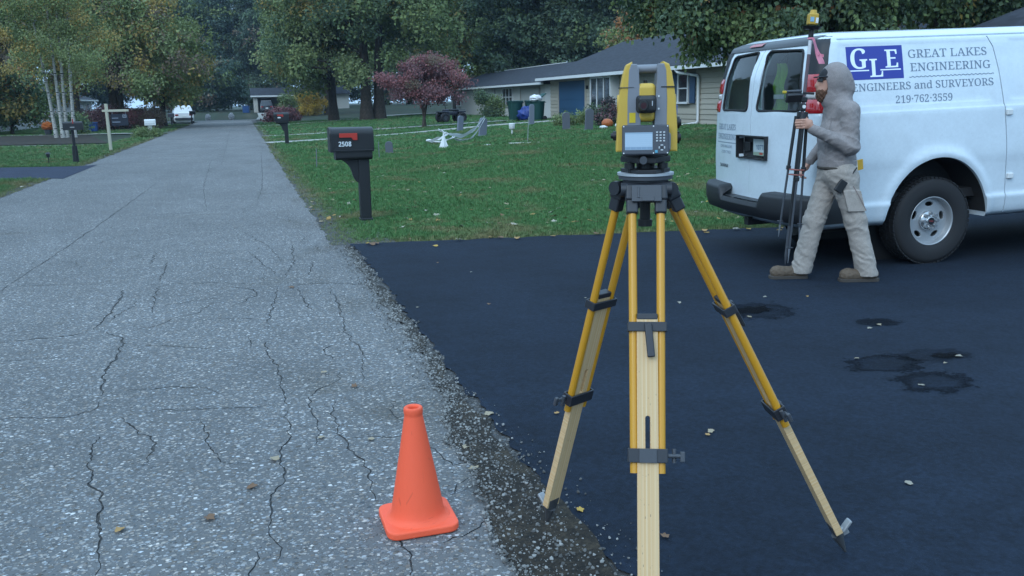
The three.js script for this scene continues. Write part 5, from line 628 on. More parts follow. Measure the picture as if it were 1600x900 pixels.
  film(60, 36, (u, v) => sideP(mix(-1.0, 0.6, u), mix(1.2, 2.0, v), 0.0022), sideTex);
  const rearTex = canvasTex(700, 520, (q) => { q.clearRect(0, 0, 700, 520); q.fillStyle = '#7b8a9c'; q.textAlign = 'center'; q.font = '112px serif'; const L2 = (s, y, w) => { const m = q.measureText(s).width; q.save(); q.translate(350, y); q.scale(w / m, 1); q.fillText(s, 0, 0); q.restore(); }; L2('GREAT LAKES', 110, 620); L2('ENGINEERING', 250, 640); q.fillRect(20, 290, 660, 9); q.font = '54px serif'; L2('ENGINEERS', 370, 420); L2('219·762', 450, 340); });
  film(14, 10, (u, v) => rearP(mix(-0.86, -0.30, u), mix(0.95, 1.31, v), 0.003), rearTex);
  const badgeTex = canvasTex(420, 100, (q) => { q.clearRect(0, 0, 420, 100); q.fillStyle = '#39414c'; q.font = 'bold 84px sans-serif'; q.textAlign = 'center'; q.fillText('SAVANA', 210, 80); });
  film(10, 3, (u, v) => rearP(mix(-0.79, -0.48, u), mix(0.845, 0.90, v), 0.003), badgeTex);
  // hinges of the side door and rear doors
  for (const y of [1.33, 0.76]) part('hinge', [box(0.06, 0.05, 0.03, y > 1 ? 0.678 : 0.735, y, sideP(0.7, y, 0.008).z, 0.008)], M.trimWhite, VT);
  // wheels
  const tyreG = lathe([[0.215, -0.10], [0.26, -0.125], [0.34, -0.128], [0.375, -0.115], [0.388, -0.09], [0.389, -0.03], [0.389, 0.03], [0.388, 0.09], [0.375, 0.115], [0.345, 0.127], [0.30, 0.131], [0.262, 0.125], [0.222, 0.108], [0.21, 0.09]], 64).rotateX(Math.PI / 2);
  const treads = []; for (let k = 0; k < 60; k++) { const a = (k / 60) * Math.PI * 2; for (const [zz, w2] of [[-0.092, 0.032], [-0.032, 0.04], [0.032, 0.04], [0.092, 0.032]]) { const g = box(0.012, 0.03, w2, 0.3905, 0, zz); g.rotateZ(a + (zz > 0 ? 0.04 : 0)); treads.push(g); } }
  const disc = new THREE.Shape(); disc.absarc(0, 0, 0.198, 0, Math.PI * 2); for (let k = 0; k < 5; k++) { const t = (k / 5) * Math.PI * 2 + 0.25, h = new THREE.Path(); h.absellipse(Math.cos(t) * 0.15, Math.sin(t) * 0.15, 0.025, 0.044, 0, Math.PI * 2, false, t); disc.holes.push(h); }
  const rimG = mg([extr(disc, 0.014, 0.004, 40).translate(0, 0, 0.032), lathe([[0.18, -0.09], [0.196, 0.03], [0.2, 0.06], [0.206, 0.092], [0.214, 0.108], [0.222, 0.110], [0.224, 0.098], [0.212, 0.085], [0.206, -0.09]], 60).rotateX(Math.PI / 2)]);
  const cap = lathe([[0.0, 0.105], [0.035, 0.105], [0.042, 0.098], [0.045, 0.088], [0.082, 0.08], [0.092, 0.06], [0.092, 0.03]], 40).rotateX(Math.PI / 2), bumps = []; for (let k = 0; k < 8; k++) { const a = (k / 8) * 6.283; bumps.push(cyl(0.015, 0.019, 0.05, 0, 0, 0, 12).rotateX(Math.PI / 2).translate(Math.cos(a) * 0.068, Math.sin(a) * 0.068, 0.085)); }
  const gm = canvasTex(128, 128, (q) => { q.fillStyle = '#16181c'; q.fillRect(0, 0, 128, 128); q.fillStyle = '#9b3a3a'; q.font = 'bold 40px sans-serif'; q.textAlign = 'center'; q.fillText('GMC', 64, 78); });
  const rimM = mat(0.42, 0.43, 0.44, 0.38, { metalness: 0.55 });
  AX.forEach((a) => [-1, 1].forEach((s) => { const w = part('wheel', tyreG, M.rubber, VT); w.position.set(a, WR, s * 0.815); if (s < 0) w.rotation.y = Math.PI; part('tread', treads, M.rubber, w); part('rim', rimG, rimM, w); part('hub_cap', [cap, ...bumps], mat(0.5, 0.51, 0.52, 0.25, { metalness: 0.8 }), w); part('brake_drum', cyl(0.17, 0.17, 0.08, 0, 0, 0, 30).rotateX(Math.PI / 2).translate(0, 0, -0.06), M.rubber, w); const cc = part('hub_badge', new THREE.CircleGeometry(0.033, 24).translate(0, 0, 0.1065), mat(1, 1, 1, 0.4, { map: gm }), w); cc.rotation.z = -0.2; }));
  // front of the van
  part('front_bumper', xf(box(0.25, 0.26, 1.95, 0, 0, 0, 0.08), 4.08, 0.5, 0), M.alu, VT); part('grille', box(0.05, 0.3, 1.2, 4.16, 0.84, 0, 0.02), M.black, VT); for (const s of [-1, 1]) { part('headlight', box(0.08, 0.26, 0.3, 4.05, 0.86, s * 0.72, 0.03), M.alu, VT); part('mirror', xf(box(0.14, 0.28, 0.2, 0, 0, 0, 0.03), 2.7, 1.4, s * 1.16), M.black, VT); part('mirror_arm', rod(V(2.7, 1.3, s * 0.97), V(2.7, 1.32, s * 1.1), 0.02), M.black, VT); part('seat', [box(0.5, 0.15, 0.5, 1.9, 0.95, s * 0.42, 0.05), xf(box(0.15, 0.7, 0.5, 0, 0, 0, 0.05), 1.6, 1.3, s * 0.42, 0, 0, 0.15)], M.darkGrey, VT); }
  // inside: bulkhead shelves and a hi-vis vest hanging behind the glass
  part('shelving', [box(1.8, 0.03, 0.35, 0.2, 1.1, -0.7), box(1.8, 0.03, 0.35, 0.2, 1.5, -0.7), box(0.03, 1.1, 0.35, -0.7, 1.2, -0.7), box(0.03, 1.1, 0.35, 1.1, 1.2, -0.7)], M.darkGrey, VT);
  const vp = (z, y, x) => VT.localToWorld(V(x, y, z)); VT.updateMatrixWorld(true);
  const vest = thing('safety_vest', 'lime green safety vest hanging inside the van rear window', 'vest', [VT.position.x, VT.position.y, VT.position.z], VT.rotation.y), vm = phys(0.17, 0.33, 0.02, 0.8);
  part('cloth', gridGeo(16, 16, (u, v) => { const y = mix(1.38, 1.82, v), w = 0.17 * (1 - 0.75 * v); return V(-1.17 + 0.03 * Math.sin(u * 11 + v * 3) + 0.02 * Math.sin(v * 9), y, 0.19 + (u - 0.5) * 2 * w + 0.03 * (1 - v)); }), vm, vest); part('reflective_band', gridGeo(16, 2, (u, v) => V(-1.18 + 0.03 * Math.sin(u * 11 + 0.9), mix(1.50, 1.54, v), 0.2 + (u - 0.5) * 0.25)), mat(0.5, 0.52, 0.5, 0.4), vest); part('hanger', [rod(V(-1.16, 1.82, 0.12), V(-1.1, 1.9, 0.2), 0.008), rod(V(-1.16, 1.82, 0.28), V(-1.1, 1.9, 0.2), 0.008), rod(V(-1.1, 1.9, 0.2), V(-1.1, 2.02, 0.2), 0.006)], M.black, vest);
}
// ---------------------------------------------------------------- traffic cone
{
  const T = thing('traffic_cone', 'orange rubber traffic cone standing on the chip-seal road', 'cone', [-0.372, 0.002, -3.09], 0.30), om = mat(0.92, 0.115, 0.045, 0.6, { map: canvasTex(512, 512, (q) => { const r = mulberry(5); q.fillStyle = '#ffffff'; q.fillRect(0, 0, 512, 512); for (let i = 0; i < 130; i++) { q.strokeStyle = `rgba(90,80,80,${0.06 + r() * 0.16})`; q.lineWidth = 0.6 + r() * 2.2; const x = r() * 512, y = r() * 512; q.beginPath(); q.moveTo(x, y); q.lineTo(x + (r() - 0.5) * 50, y + (r() - 0.5) * 26); q.stroke(); } }), bumpMap: rep(tex(256, (u, v) => { const k = 128 + (fine(u, v) - 0.5) * 160; return [k, k, k]; }, false), 3), bumpScale: 0.0012 });
  part('base', extr(rrect(-0.128, -0.128, 0.128, 0.128, 0.045), 0.016, 0.006).rotateX(-Math.PI / 2).translate(0, 0.007, 0), om, T);
  part('body', lathe([[0.124, 0.028], [0.108, 0.034], [0.098, 0.05], [0.094, 0.08], [0.06, 0.27], [0.034, 0.42], [0.0335, 0.428], [0.035, 0.431], [0.0355, 0.445], [0.034, 0.452], [0.030, 0.455], [0.021, 0.453], [0.019, 0.446], [0.019, 0.42], [0.05, 0.2]], 48), om, T);
}
// ---------------------------------------------------------------- surveyor's tripod
{
  const AP = V(0.415, 0, -2.72), T = thing('survey_tripod', 'yellow and wood surveyor tripod standing on road edge and driveway', 'tripod', [AP.x, 0, AP.z]);
  const yel = phys(0.58, 0.27, 0.016, 0.42, { clearcoat: 0.25 }), woodT = canvasTex(256, 1024, (q, w, h) => { const r = mulberry(88); q.fillStyle = '#cfa877'; q.fillRect(0, 0, w, h); for (let i = 0; i < 240; i++) { const x = r() * w; q.strokeStyle = r() < 0.5 ? 'rgba(160,134,96,0.11)' : 'rgba(232,224,200,0.16)'; q.lineWidth = 0.6 + r() * 2.4; q.beginPath(); q.moveTo(x, 0); q.bezierCurveTo(x + r() * 16 - 8, h * 0.3, x + r() * 16 - 8, h * 0.6, x + r() * 10 - 5, h); q.stroke(); } for (let i = 0; i < 90; i++) { q.fillStyle = `rgba(70,60,45,${0.1 + r() * 0.3})`; q.fillRect(r() * w, r() * h, 1 + r() * 4, 1 + r() * 9); } });
  const wm = mat(1, 1, 1, 0.6, { map: rep(woodT, 8, 1.4) }), clampM = mat(0.022, 0.024, 0.03, 0.45);
  part('head', [cyl(0.082, 0.082, 0.012, 0, 1.312, 0, 40), cyl(0.07, 0.062, 0.055, 0, 1.278, 0, 24)], M.darkGrey, T);
  part('head_plate', cyl(0.0855, 0.0855, 0.007, 0, 1.3215, 0, 48), M.alu, T);
  part('centring_screw', [cyl(0.016, 0.016, 0.09, 0, 1.21, 0, 18), cyl(0.022, 0.022, 0.02, 0, 1.17, 0, 18)], M.black, T);
  const tips = [[V(0.36, 0, -2.2), 'front'], [V(1.13, 0, -2.79), 'right'], [V(0.11, 0, -3.05), 'left']];
  tips.forEach(([tipW], li) => {
    const tip = V(tipW.x - AP.x, 0.002, tipW.z - AP.z), rad = V(tip.x, 0, tip.z).normalize(), tan = V(-rad.z, 0, rad.x), top = V(rad.x * 0.062, 1.278, rad.z * 0.062), axis = V().subVectors(tip, top), L = axis.length(); axis.normalize();
    const out = V().crossVectors(tan, axis).normalize(); if (out.dot(rad) < 0) out.negate();
    const basis = new THREE.Matrix4().makeBasis(tan, axis.clone().negate(), V().crossVectors(tan, axis.clone().negate())); // local y points up the leg, z = outwards or inwards
    const q = new THREE.Quaternion().setFromRotationMatrix(basis), zs = V(0, 0, 1).applyQuaternion(q).dot(out) > 0 ? 1 : -1;
    const ks = Math.sign(tan.x || 1) * (li === 2 ? -1 : 1); const leg = new THREE.Group(); leg.name = 'leg'; leg.position.copy(top); leg.quaternion.copy(q); T.add(leg);
    const Y = (f) => -f * L, P = (n, g, m) => part(n, g, m, leg);
    P('hinge', [box(0.125, 0.05, 0.045, 0, -0.012, 0, 0.008), cyl(0.021, 0.021, 0.15, 0, 0, 0, 18).rotateZ(Math.PI / 2), box(0.035, 0.05, 0.036, -0.042, -0.05, 0, 0.006), box(0.035, 0.05, 0.036, 0.042, -0.05, 0, 0.006)], clampM);
    if (li === 0) P('hinge_plate', [box(0.088, 0.05, 0.006, 0, -0.018, zs * 0.026, 0.002), box(0.036, 0.014, 0.004, -0.004, -0.035, zs * 0.03, 0.001), box(0.006, 0.034, 0.004, 0.024, -0.015, zs * 0.03, 0.001)], M.darkGrey);
    for (const s of [-1, 1]) P('pole', [rod(V(s * 0.042, -0.05, 0), V(s * 0.038, Y(0.615), 0), 0.0125, 0.0125, 18)], yel);
    const slatS = rrect(-0.029, Y(0.935), 0.029, Y(0.285), 0.004); const sl = new THREE.Path(); const sy0 = Y(0.565), sy1 = Y(0.50); sl.absellipse(0, sy1, 0.0085, 0.0085, 0, Math.PI); sl.lineTo(-0.0085, sy0); sl.lineTo(0.0085, sy0); sl.closePath(); slatS.holes.push(sl);
    const sg = extr(slatS, 0.022, 0.0015).translate(0, 0, -0.011 + zs * 0.003); const uvp = sg.attributes.uv; P('wood_slat', sg, wm);
    P('slat_cap', box(0.06, 0.018, 0.028, 0, Y(0.283), zs * 0.003, 0.003), clampM);
    const clampG = (f, h) => [box(0.112, h, 0.006, 0, Y(f), zs * 0.018, 0.002), box(0.112, h, 0.006, 0, Y(f), -zs * 0.018, 0.002), box(0.006, h, 0.04, -0.054, Y(f), 0, 0.002), box(0.006, h, 0.04, 0.054, Y(f), 0, 0.002)];
    const c1 = P('clamp', clampG(0.305, 0.028), clampM), lv = part('lever', xf(box(0.022, 0.1, 0.012, 0, 0, 0, 0.004), -0.006, Y(0.305) - 0.04, zs * 0.028, -zs * 0.06, 0, -0.09), clampM, c1);
    const c2 = P('clamp', clampG(0.578, 0.04), clampM); part('knob', [cyl(0.006, 0.006, 0.04, ks * 0.075, Y(0.578), 0, 12).rotateZ(0), xf(cyl(0.006, 0.006, 0.05, 0, 0, 0, 12), ks * 0.075, Y(0.578), zs * 0.01, 0, 0, Math.PI / 2), box(0.014, 0.03, 0.012, ks * 0.098, Y(0.578) - 0.002, zs * 0.01, 0.003)], M.darkGrey, c2); part('bracket_plate', box(0.05, 0.04, 0.004, 0, Y(0.578), zs * 0.0225, 0.001), M.darkGrey, c2);
    const ft = P('foot', [xf(new THREE.CylinderGeometry(0.034, 0.03, 0.05, 4).rotateY(Math.PI / 4), 0, Y(0.93), zs * 0.003, 0, 0, 0, [1, 1, 0.6]), rod(V(0, Y(0.945), 0), V(0, Y(0.999), 0), 0.02, 0.003, 14)], mat(0.05, 0.052, 0.056, 0.6)); part('step_lug', [xf(box(0.03, 0.012, 0.05, 0, 0, 0, 0.005), 0, Y(0.935), zs * 0.04, -0.5 * zs, 0, 0), xf(box(0.014, 0.03, 0.03, 0, 0, 0, 0.004), 0, Y(0.945), zs * 0.026)], mat(0.3, 0.31, 0.32, 0.5, { metalness: 0.4 }), ft);
  });
  // ---------------------------------------------------------------- total station on the tripod
  const S = thing('total_station', 'yellow and grey survey total station mounted on the tripod', 'total station', [AP.x, 1.325, AP.z], -0.10), narrow = S.scale.set(0.92, 1, 1), tsY = mat(0.58, 0.37, 0.055, 0.5), tsG = mat(0.20, 0.21, 0.235, 0.5), tsD = mat(0.05, 0.055, 0.068, 0.45), P = (n, g, m, p) => part(n, g, m, p ?? S);
  const tri2 = new THREE.Shape(); for (let k = 0; k < 3; k++) { const a = k * 2.094 + Math.PI / 6; for (const d of [-0.35, 0.35]) { const p = [Math.cos(a + d) * 0.08, Math.sin(a + d) * 0.08]; k || d > 0 ? tri2.lineTo(...p) : tri2.moveTo(...p); } } tri2.closePath();
  const tb = P('tribrach', [extr(tri2, 0.008, 0.002).rotateX(-Math.PI / 2).translate(0, 0.002, 0), extr(tri2, 0.012, 0.003).rotateX(-Math.PI / 2).translate(0, 0.034, 0), cyl(0.055, 0.06, 0.014, 0, 0.052, 0, 30), cyl(0.03, 0.03, 0.03, 0, 0.022, 0, 20)], M.blackPlastic);
  for (let k = 0; k < 3; k++) { const a = k * 2.094 + Math.PI / 6; part('levelling_screw', [cyl(0.017, 0.017, 0.016, Math.cos(a) * 0.062, 0.022, Math.sin(a) * 0.062, 20), cyl(0.007, 0.007, 0.034, Math.cos(a) * 0.062, 0.018, Math.sin(a) * 0.062, 12)], M.black, tb); }
  P('lock_knob', [cyl(0.012, 0.012, 0.03, 0, 0, 0, 16).rotateX(Math.PI / 2).translate(-0.012, 0.042, 0.08), cyl(0.004, 0.004, 0.012, 0, 0, 0, 10).rotateX(Math.PI / 2).translate(0.03, 0.022, 0.07)], M.darkGrey);
  P('alidade_base', [box(0.16, 0.062, 0.135, 0, 0.094, -0.005, 0.012)], tsG);
  for (const s of [-1, 1]) { const k = s < 0 ? 0 : 0.004;
    const sh = shape([[0.058, 0.07], [0.093, 0.07], [0.092, 0.13], [0.087, 0.2], [0.081, 0.25], [0.072, 0.292], [0.064, 0.314], [0.052, 0.32], [0.05, 0.3]].map(([x, y]) => [s * x, y]));
    P('side_cover', extr(sh, 0.112, 0.005).translate(0, 0, -0.058), tsY);
    const gr = shape([[0.022 + k, 0.12], [0.06, 0.12], [0.06, 0.22], [0.056, 0.3], [0.05, 0.316], [0.036, 0.316], [0.03 + k, 0.30], [0.028 + k, 0.26], [0.026 + k, 0.25]].map(([x, y]) => [s * x, y]));
    P('standard', extr(gr, 0.118, 0.003).translate(0, 0, -0.06), tsG);
    P('seam_strip', box(0.048, s > 0 ? 0.0032 : 0.0016, 0.1245, s * 0.0665, 0.2525, 0, 0), s > 0 ? M.black : tsD);
    P('trunnion_cap', cyl(0.026, 0.03, 0.012, 0, 0, 0, 28).rotateZ(Math.PI / 2 * -s).translate(s * 0.0885, 0.205, 0), tsY); }
  P('handle', [rod(V(-0.046, 0.306, 0), V(0.05, 0.307, 0), 0.0125, 0.0125, 18), box(0.02, 0.026, 0.05, -0.043, 0.303, 0, 0.006), box(0.014, 0.03, 0.05, 0.048, 0.302, 0, 0.006)], tsG);
  const tel = P('telescope', [box(0.062, 0.112, 0.125, -0.0035, 0.208, 0.0, 0.016)], tsY); part('lens_housing', [box(0.0665, 0.052, 0.13, -0.0035, 0.204, 0.006, 0.012), box(0.058, 0.05, 0.03, -0.0035, 0.203, 0.078, 0.012)], M.blackPlastic, tel); part('eyepiece', [cyl(0.013, 0.017, 0.028, 0, 0, 0, 24).rotateX(Math.PI / 2).translate(-0.014, 0.2, 0.1)], M.black, tel); part('eyepiece_glass', new THREE.CircleGeometry(0.009, 20).translate(-0.014, 0.2, 0.1145), phys(0.05, 0.02, 0.025, 0.05), tel); part('sight_mark', box(0.003, 0.014, 0.002, 0.014, 0.206, 0.0945), M.alu, tel); part('sight', box(0.01, 0.012, 0.05, -0.004, 0.269, 0, 0.003), M.black, tel);
  for (const y of [0.19, 0.226]) P('screw', cyl(0.0028, 0.0028, 0.003, 0, 0, 0, 10).rotateX(Math.PI / 2).translate(0.036, y, 0.0645), M.white);
  P('warning_label', box(0.02, 0.029, 0.0015, -0.047, 0.165, 0.0615), mat(0.62, 0.45, 0.02, 0.5));
  const pan = new THREE.Group(); pan.name = 'control_panel'; S.add(pan); pan.position.set(-0.006, 0.1, 0.082); pan.rotation.x = -0.17;
  part('panel_body', [box(0.148, 0.088, 0.022, 0, 0, 0, 0.005)], tsD, pan);
  part('screen', new THREE.PlaneGeometry(0.087, 0.051).translate(-0.0215, -0.004, 0.0116), mat(1, 1, 1, 0.18, { map: canvasTex(512, 300, (q) => { q.fillStyle = '#8fa3b4'; q.fillRect(0, 0, 512, 300); q.fillStyle = '#a3b5c4'; q.fillRect(0, 30, 512, 215); q.strokeStyle = '#8396a8'; q.lineWidth = 2; for (let k = 0; k < 6; k++) { q.beginPath(); q.moveTo(10, 60 + k * 34); q.lineTo(500, 60 + k * 34); q.stroke(); } q.fillStyle = '#7d92a6'; for (let k = 0; k < 5; k++) q.fillRect(8 + k * 101, 252, 92, 40); }) }), pan);
  const keyM = mat(0.45, 0.47, 0.48, 0.5); for (let j = 0; j < 4; j++) for (let i = 0; i < 3; i++) part('key', box(0.0062, 0.0048, 0.003, 0.036 + i * 0.0112, 0.021 - j * 0.0083, 0.0118, 0.001), keyM, pan);
  for (const [x, y, w, h] of [[0.0515, -0.0165, 0.008, 0.004], [0.0515, -0.0305, 0.008, 0.004], [0.043, -0.0235, 0.004, 0.007], [0.06, -0.0235, 0.004, 0.007]]) part('arrow_key', box(w, h, 0.003, x, y, 0.0118, 0.001), keyM, pan); part('enter_key', box(0.0045, 0.0045, 0.003, 0.0515, -0.0235, 0.0118, 0.001), M.black, pan);
  part('power_key', box(0.009, 0.008, 0.003, 0.034, -0.035, 0.0118, 0.001), mat(0.08, 0.3, 0.42, 0.4), pan); for (const [x, y] of [[-0.069, 0.039], [0.025, 0.039], [0.069, 0.039], [-0.069, -0.039], [0.025, -0.039], [0.069, -0.039]]) part('screw', cyl(0.002, 0.002, 0.002, 0, 0, 0, 10).rotateX(Math.PI / 2).translate(x, y, 0.0115), M.white, pan);
  const knobG = (r, h) => [cyl(r, r, h, 0, 0, 0, 24).rotateZ(Math.PI / 2), cyl(r * 0.6, r * 0.6, h * 1.9, 0, 0, 0, 18).rotateZ(Math.PI / 2)];
  for (const [x, y, z, r, h] of [[-0.1, 0.112, 0.03, 0.014, 0.016], [0.1, 0.148, 0.02, 0.018, 0.012], [0.1, 0.104, 0.02, 0.018, 0.012]]) P('adjusting_knob', knobG(r, h).map((g) => g.translate(x, y, z)), M.black);
  P('side_plug', [box(0.006, 0.03, 0.03, 0.094, 0.185, 0.03, 0.002)], mat(0.04, 0.12, 0.42, 0.5));
}
// ---------------------------------------------------------------- person: joints -> distance field -> one continuous surface
function sdfGeo(f, lo, hi, cell) { // surface nets
  const n = [0, 1, 2].map((k) => Math.ceil((hi[k] - lo[k]) / cell) + 1), val = new Float32Array(n[0] * n[1] * n[2]), id = (i, j, k) => (k * n[1] + j) * n[0] + i;
  for (let k = 0; k < n[2]; k++) for (let j = 0; j < n[1]; j++) for (let i = 0; i < n[0]; i++) val[id(i, j, k)] = f(lo[0] + i * cell, lo[1] + j * cell, lo[2] + k * cell);
  const vid = new Int32Array(val.length).fill(-1), pos = [], idx = [], E2 = [[0, 1], [2, 3], [4, 5], [6, 7], [0, 2], [1, 3], [4, 6], [5, 7], [0, 4], [1, 5], [2, 6], [3, 7]];
  for (let k = 0; k < n[2] - 1; k++) for (let j = 0; j < n[1] - 1; j++) for (let i = 0; i < n[0] - 1; i++) { const v = []; let m = 0; for (let q = 0; q < 8; q++) { const x = val[id(i + (q & 1), j + ((q >> 1) & 1), k + (q >> 2))]; v.push(x); if (x < 0) m |= 1 << q; } if (m === 0 || m === 255) continue; let x = 0, y = 0, z = 0, c2 = 0; for (const [a, b] of E2) if ((v[a] < 0) !== (v[b] < 0)) { const t = v[a] / (v[a] - v[b]); x += mix(a & 1, b & 1, t); y += mix((a >> 1) & 1, (b >> 1) & 1, t); z += mix(a >> 2, b >> 2, t); c2++; } vid[id(i, j, k)] = pos.length / 3; pos.push(lo[0] + (i + x / c2) * cell, lo[1] + (j + y / c2) * cell, lo[2] + (k + z / c2) * cell); }
  const quad = (a, b, c2, d, flip) => { if (a < 0 || b < 0 || c2 < 0 || d < 0) return; flip ? idx.push(a, c2, b, a, d, c2) : idx.push(a, b, c2, a, c2, d); };
  for (let k = 1; k < n[2] - 1; k++) for (let j = 1; j < n[1] - 1; j++) for (let i = 1; i < n[0] - 1; i++) { const s = val[id(i, j, k)] < 0; if (s !== val[id(i + 1, j, k)] < 0) quad(vid[id(i, j - 1, k - 1)], vid[id(i, j, k - 1)], vid[id(i, j, k)], vid[id(i, j - 1, k)], !s); if (s !== val[id(i, j + 1, k)] < 0) quad(vid[id(i - 1, j, k - 1)], vid[id(i - 1, j, k)], vid[id(i, j, k)], vid[id(i, j, k - 1)], !s); if (s !== val[id(i, j, k + 1)] < 0) quad(vid[id(i - 1, j - 1, k)], vid[id(i, j - 1, k)], vid[id(i, j, k)], vid[id(i - 1, j, k)], !s); }
  const g = new THREE.BufferGeometry(); g.setAttribute('position', new THREE.Float32BufferAttribute(pos, 3)); g.setIndex(idx); const nr = new Float32Array(pos.length), e = cell * 0.5; for (let i = 0; i < pos.length; i += 3) { const [x, y, z] = [pos[i], pos[i + 1], pos[i + 2]], q = V(f(x + e, y, z) - f(x - e, y, z), f(x, y + e, z) - f(x, y - e, z), f(x, y, z + e) - f(x, y, z - e)).normalize(); nr[i] = q.x; nr[i + 1] = q.y; nr[i + 2] = q.z; } g.setAttribute('normal', new THREE.BufferAttribute(nr, 3)); g.setAttribute('uv', new THREE.BufferAttribute(new Float32Array(pos.length / 3 * 2), 2)); return g;
}
const smin = (a, b, k) => { const h = clamp(0.5 + 0.5 * (b - a) / k, 0, 1); return mix(b, a, h) - k * h * (1 - h); };
const cap = (a, b, r0, r1, sz = 1) => { const bx = b[0] - a[0], by = b[1] - a[1], bz = (b[2] - a[2]) / sz, bb = bx * bx + by * by + bz * bz; return (x, y, z) => { const px = x - a[0], py = y - a[1], pz = (z - a[2]) / sz, t = clamp((px * bx + py * by + pz * bz) / bb, 0, 1); return Math.hypot(px - bx * t, py - by * t, pz - bz * t) - mix(r0, r1, t); }; };
const ell = (c2, r) => (x, y, z) => { const a = (x - c2[0]) / r[0], b = (y - c2[1]) / r[1], d = (z - c2[2]) / r[2], k = Math.hypot(a, b, d); return (k - 1) * Math.min(...r); };
const union = (k, ...fs) => (x, y, z) => { let d = fs[0](x, y, z); for (let i = 1; i < fs.length; i++) d = smin(d, fs[i](x, y, z), k); return d; };
{
  const T = thing('person', 'person in grey hooded sweatshirt and khaki work trousers walking with a prism pole', 'person', [2.66, 0.005, -7.35]);
  const J = { pel: [0.04, 0.93, 0], ch: [0.045, 1.28, 0], nk: [0.0, 1.47, 0], hd: [-0.045, 1.625, 0], hR: [0.03, 0.90, -0.085], kR: [-0.095, 0.50, -0.085], aR: [-0.195, 0.115, -0.09], hL: [0.05, 0.90, 0.085], kL: [0.185, 0.52, 0.085], aL: [0.305, 0.10, 0.085], sL: [0.055, 1.40, 0.19], eL: [0.055, 1.125, 0.225], wL: [-0.243, 1.265, 0.20], sR: [0.05, 1.40, -0.19], eR: [0.02, 1.13, -0.225], wR: [-0.125, 0.985, -0.19] };
  const skin = phys(0.48, 0.25, 0.175, 0.55), weave = tex(256, (u, v) => { const k = 205 + (fine(u, v) - 0.5) * 40 + (grain(u, v) - 0.5) * 22; return [k, k, k]; }), grey = mat(0.42, 0.37, 0.355, 0.95, { map: weave, bumpMap: weave, bumpScale: 0.0007 }), khaki = mat(0.60, 0.52, 0.455, 0.92, { map: weave, bumpMap: weave, bumpScale: 0.0007 }), boot = mat(0.12, 0.085, 0.058, 0.8);
  // skin: trunk, limbs, head
  const head = union(0.03, ell([-0.045, 1.645, 0], [0.098, 0.115, 0.078]), ell([-0.085, 1.585, 0], [0.058, 0.075, 0.058]), cap([-0.135, 1.64, 0], [-0.158, 1.605, 0], 0.012, 0.017), ell([-0.13, 1.567, 0], [0.02, 0.012, 0.028]), ell([-0.035, 1.63, 0.078], [0.018, 0.032, 0.012]), ell([-0.035, 1.63, -0.078], [0.018, 0.032, 0.012]));
  const bodyF = union(0.05, cap(J.pel, J.ch, 0.115, 0.125, 1.25), cap(J.ch, J.nk, 0.09, 0.055, 1.1), cap(J.nk, [-0.03, 1.56, 0], 0.055, 0.05), cap(J.hR, J.kR, 0.075, 0.05), cap(J.kR, J.aR, 0.05, 0.032), cap(J.hL, J.kL, 0.075, 0.05), cap(J.kL, J.aL, 0.05, 0.032), cap(J.sL, J.eL, 0.05, 0.04), cap(J.eL, J.wL, 0.04, 0.027), cap(J.sR, J.eR, 0.05, 0.04), cap(J.eR, J.wR, 0.04, 0.027), cap(J.sL, J.sR, 0.06, 0.06), cap([-0.19, 0.09, -0.092], [-0.3, 0.045, -0.095], 0.026, 0.022), cap([0.3, 0.085, 0.085], [0.19, 0.045, 0.085], 0.026, 0.022));
  // left hand closed round the tripod head at (-0.307, y, 0.15)
  const chain = (pts, r0, r1) => pts.slice(1).map((p, i) => cap(pts[i], p, mix(r0, r1, i / (pts.length - 1)), mix(r0, r1, (i + 1) / (pts.length - 1))));
  const gx = -0.321, gz = 0.155, fL = [];
  for (let i = 0; i < 4; i++) { const y = 1.338 - i * 0.0195, k = [0, 0.004, 0.001, -0.007][i]; fL.push(...chain([[-0.292, y + 0.002, 0.200], [gx - 0.008 - k, y, gz + 0.047], [gx - 0.042 - k, y - 0.002, gz + 0.014], [gx - 0.03, y - 0.003, gz - 0.022]], 0.0098, 0.0078)); }
  const handL = union(0.008, union(0.02, cap(J.wL, [-0.275, 1.305, 0.203], 0.026, 0.027), cap([-0.265, 1.325, 0.203], [-0.292, 1.332, 0.2], 0.017, 0.013), cap([-0.265, 1.29, 0.203], [-0.292, 1.285, 0.2], 0.018, 0.013), cap([-0.292, 1.33, 0.2], [-0.292, 1.285, 0.2], 0.013, 0.012)), ...fL, ...chain([[-0.262, 1.318, 0.185], [-0.292, 1.355, 0.165], [-0.320, 1.362, 0.115]], 0.012, 0.009));
  // right hand hanging, slightly curled
  const fR = []; for (let i = 0; i < 4; i++) { const z = -0.165 - i * 0.019, l = [0.9, 1.05, 1, 0.8][i]; fR.push(...chain([[-0.162, 0.918, z], [-0.186, 0.89 - 0.012 * l, z], [-0.182, 0.868 - 0.016 * l, z + 0.006], [-0.160, 0.858 - 0.012 * l, z + 0.012]], 0.0095, 0.0078)); }
  const handR = union(0.008, union(0.02, cap(J.wR, [-0.15, 0.94, -0.19], 0.026, 0.028), cap([-0.155, 0.925, -0.165], [-0.155, 0.925, -0.218], 0.016, 0.015)), ...fR, ...chain([[-0.15, 0.95, -0.162], [-0.178, 0.925, -0.148], [-0.19, 0.9, -0.152]], 0.0115, 0.009));
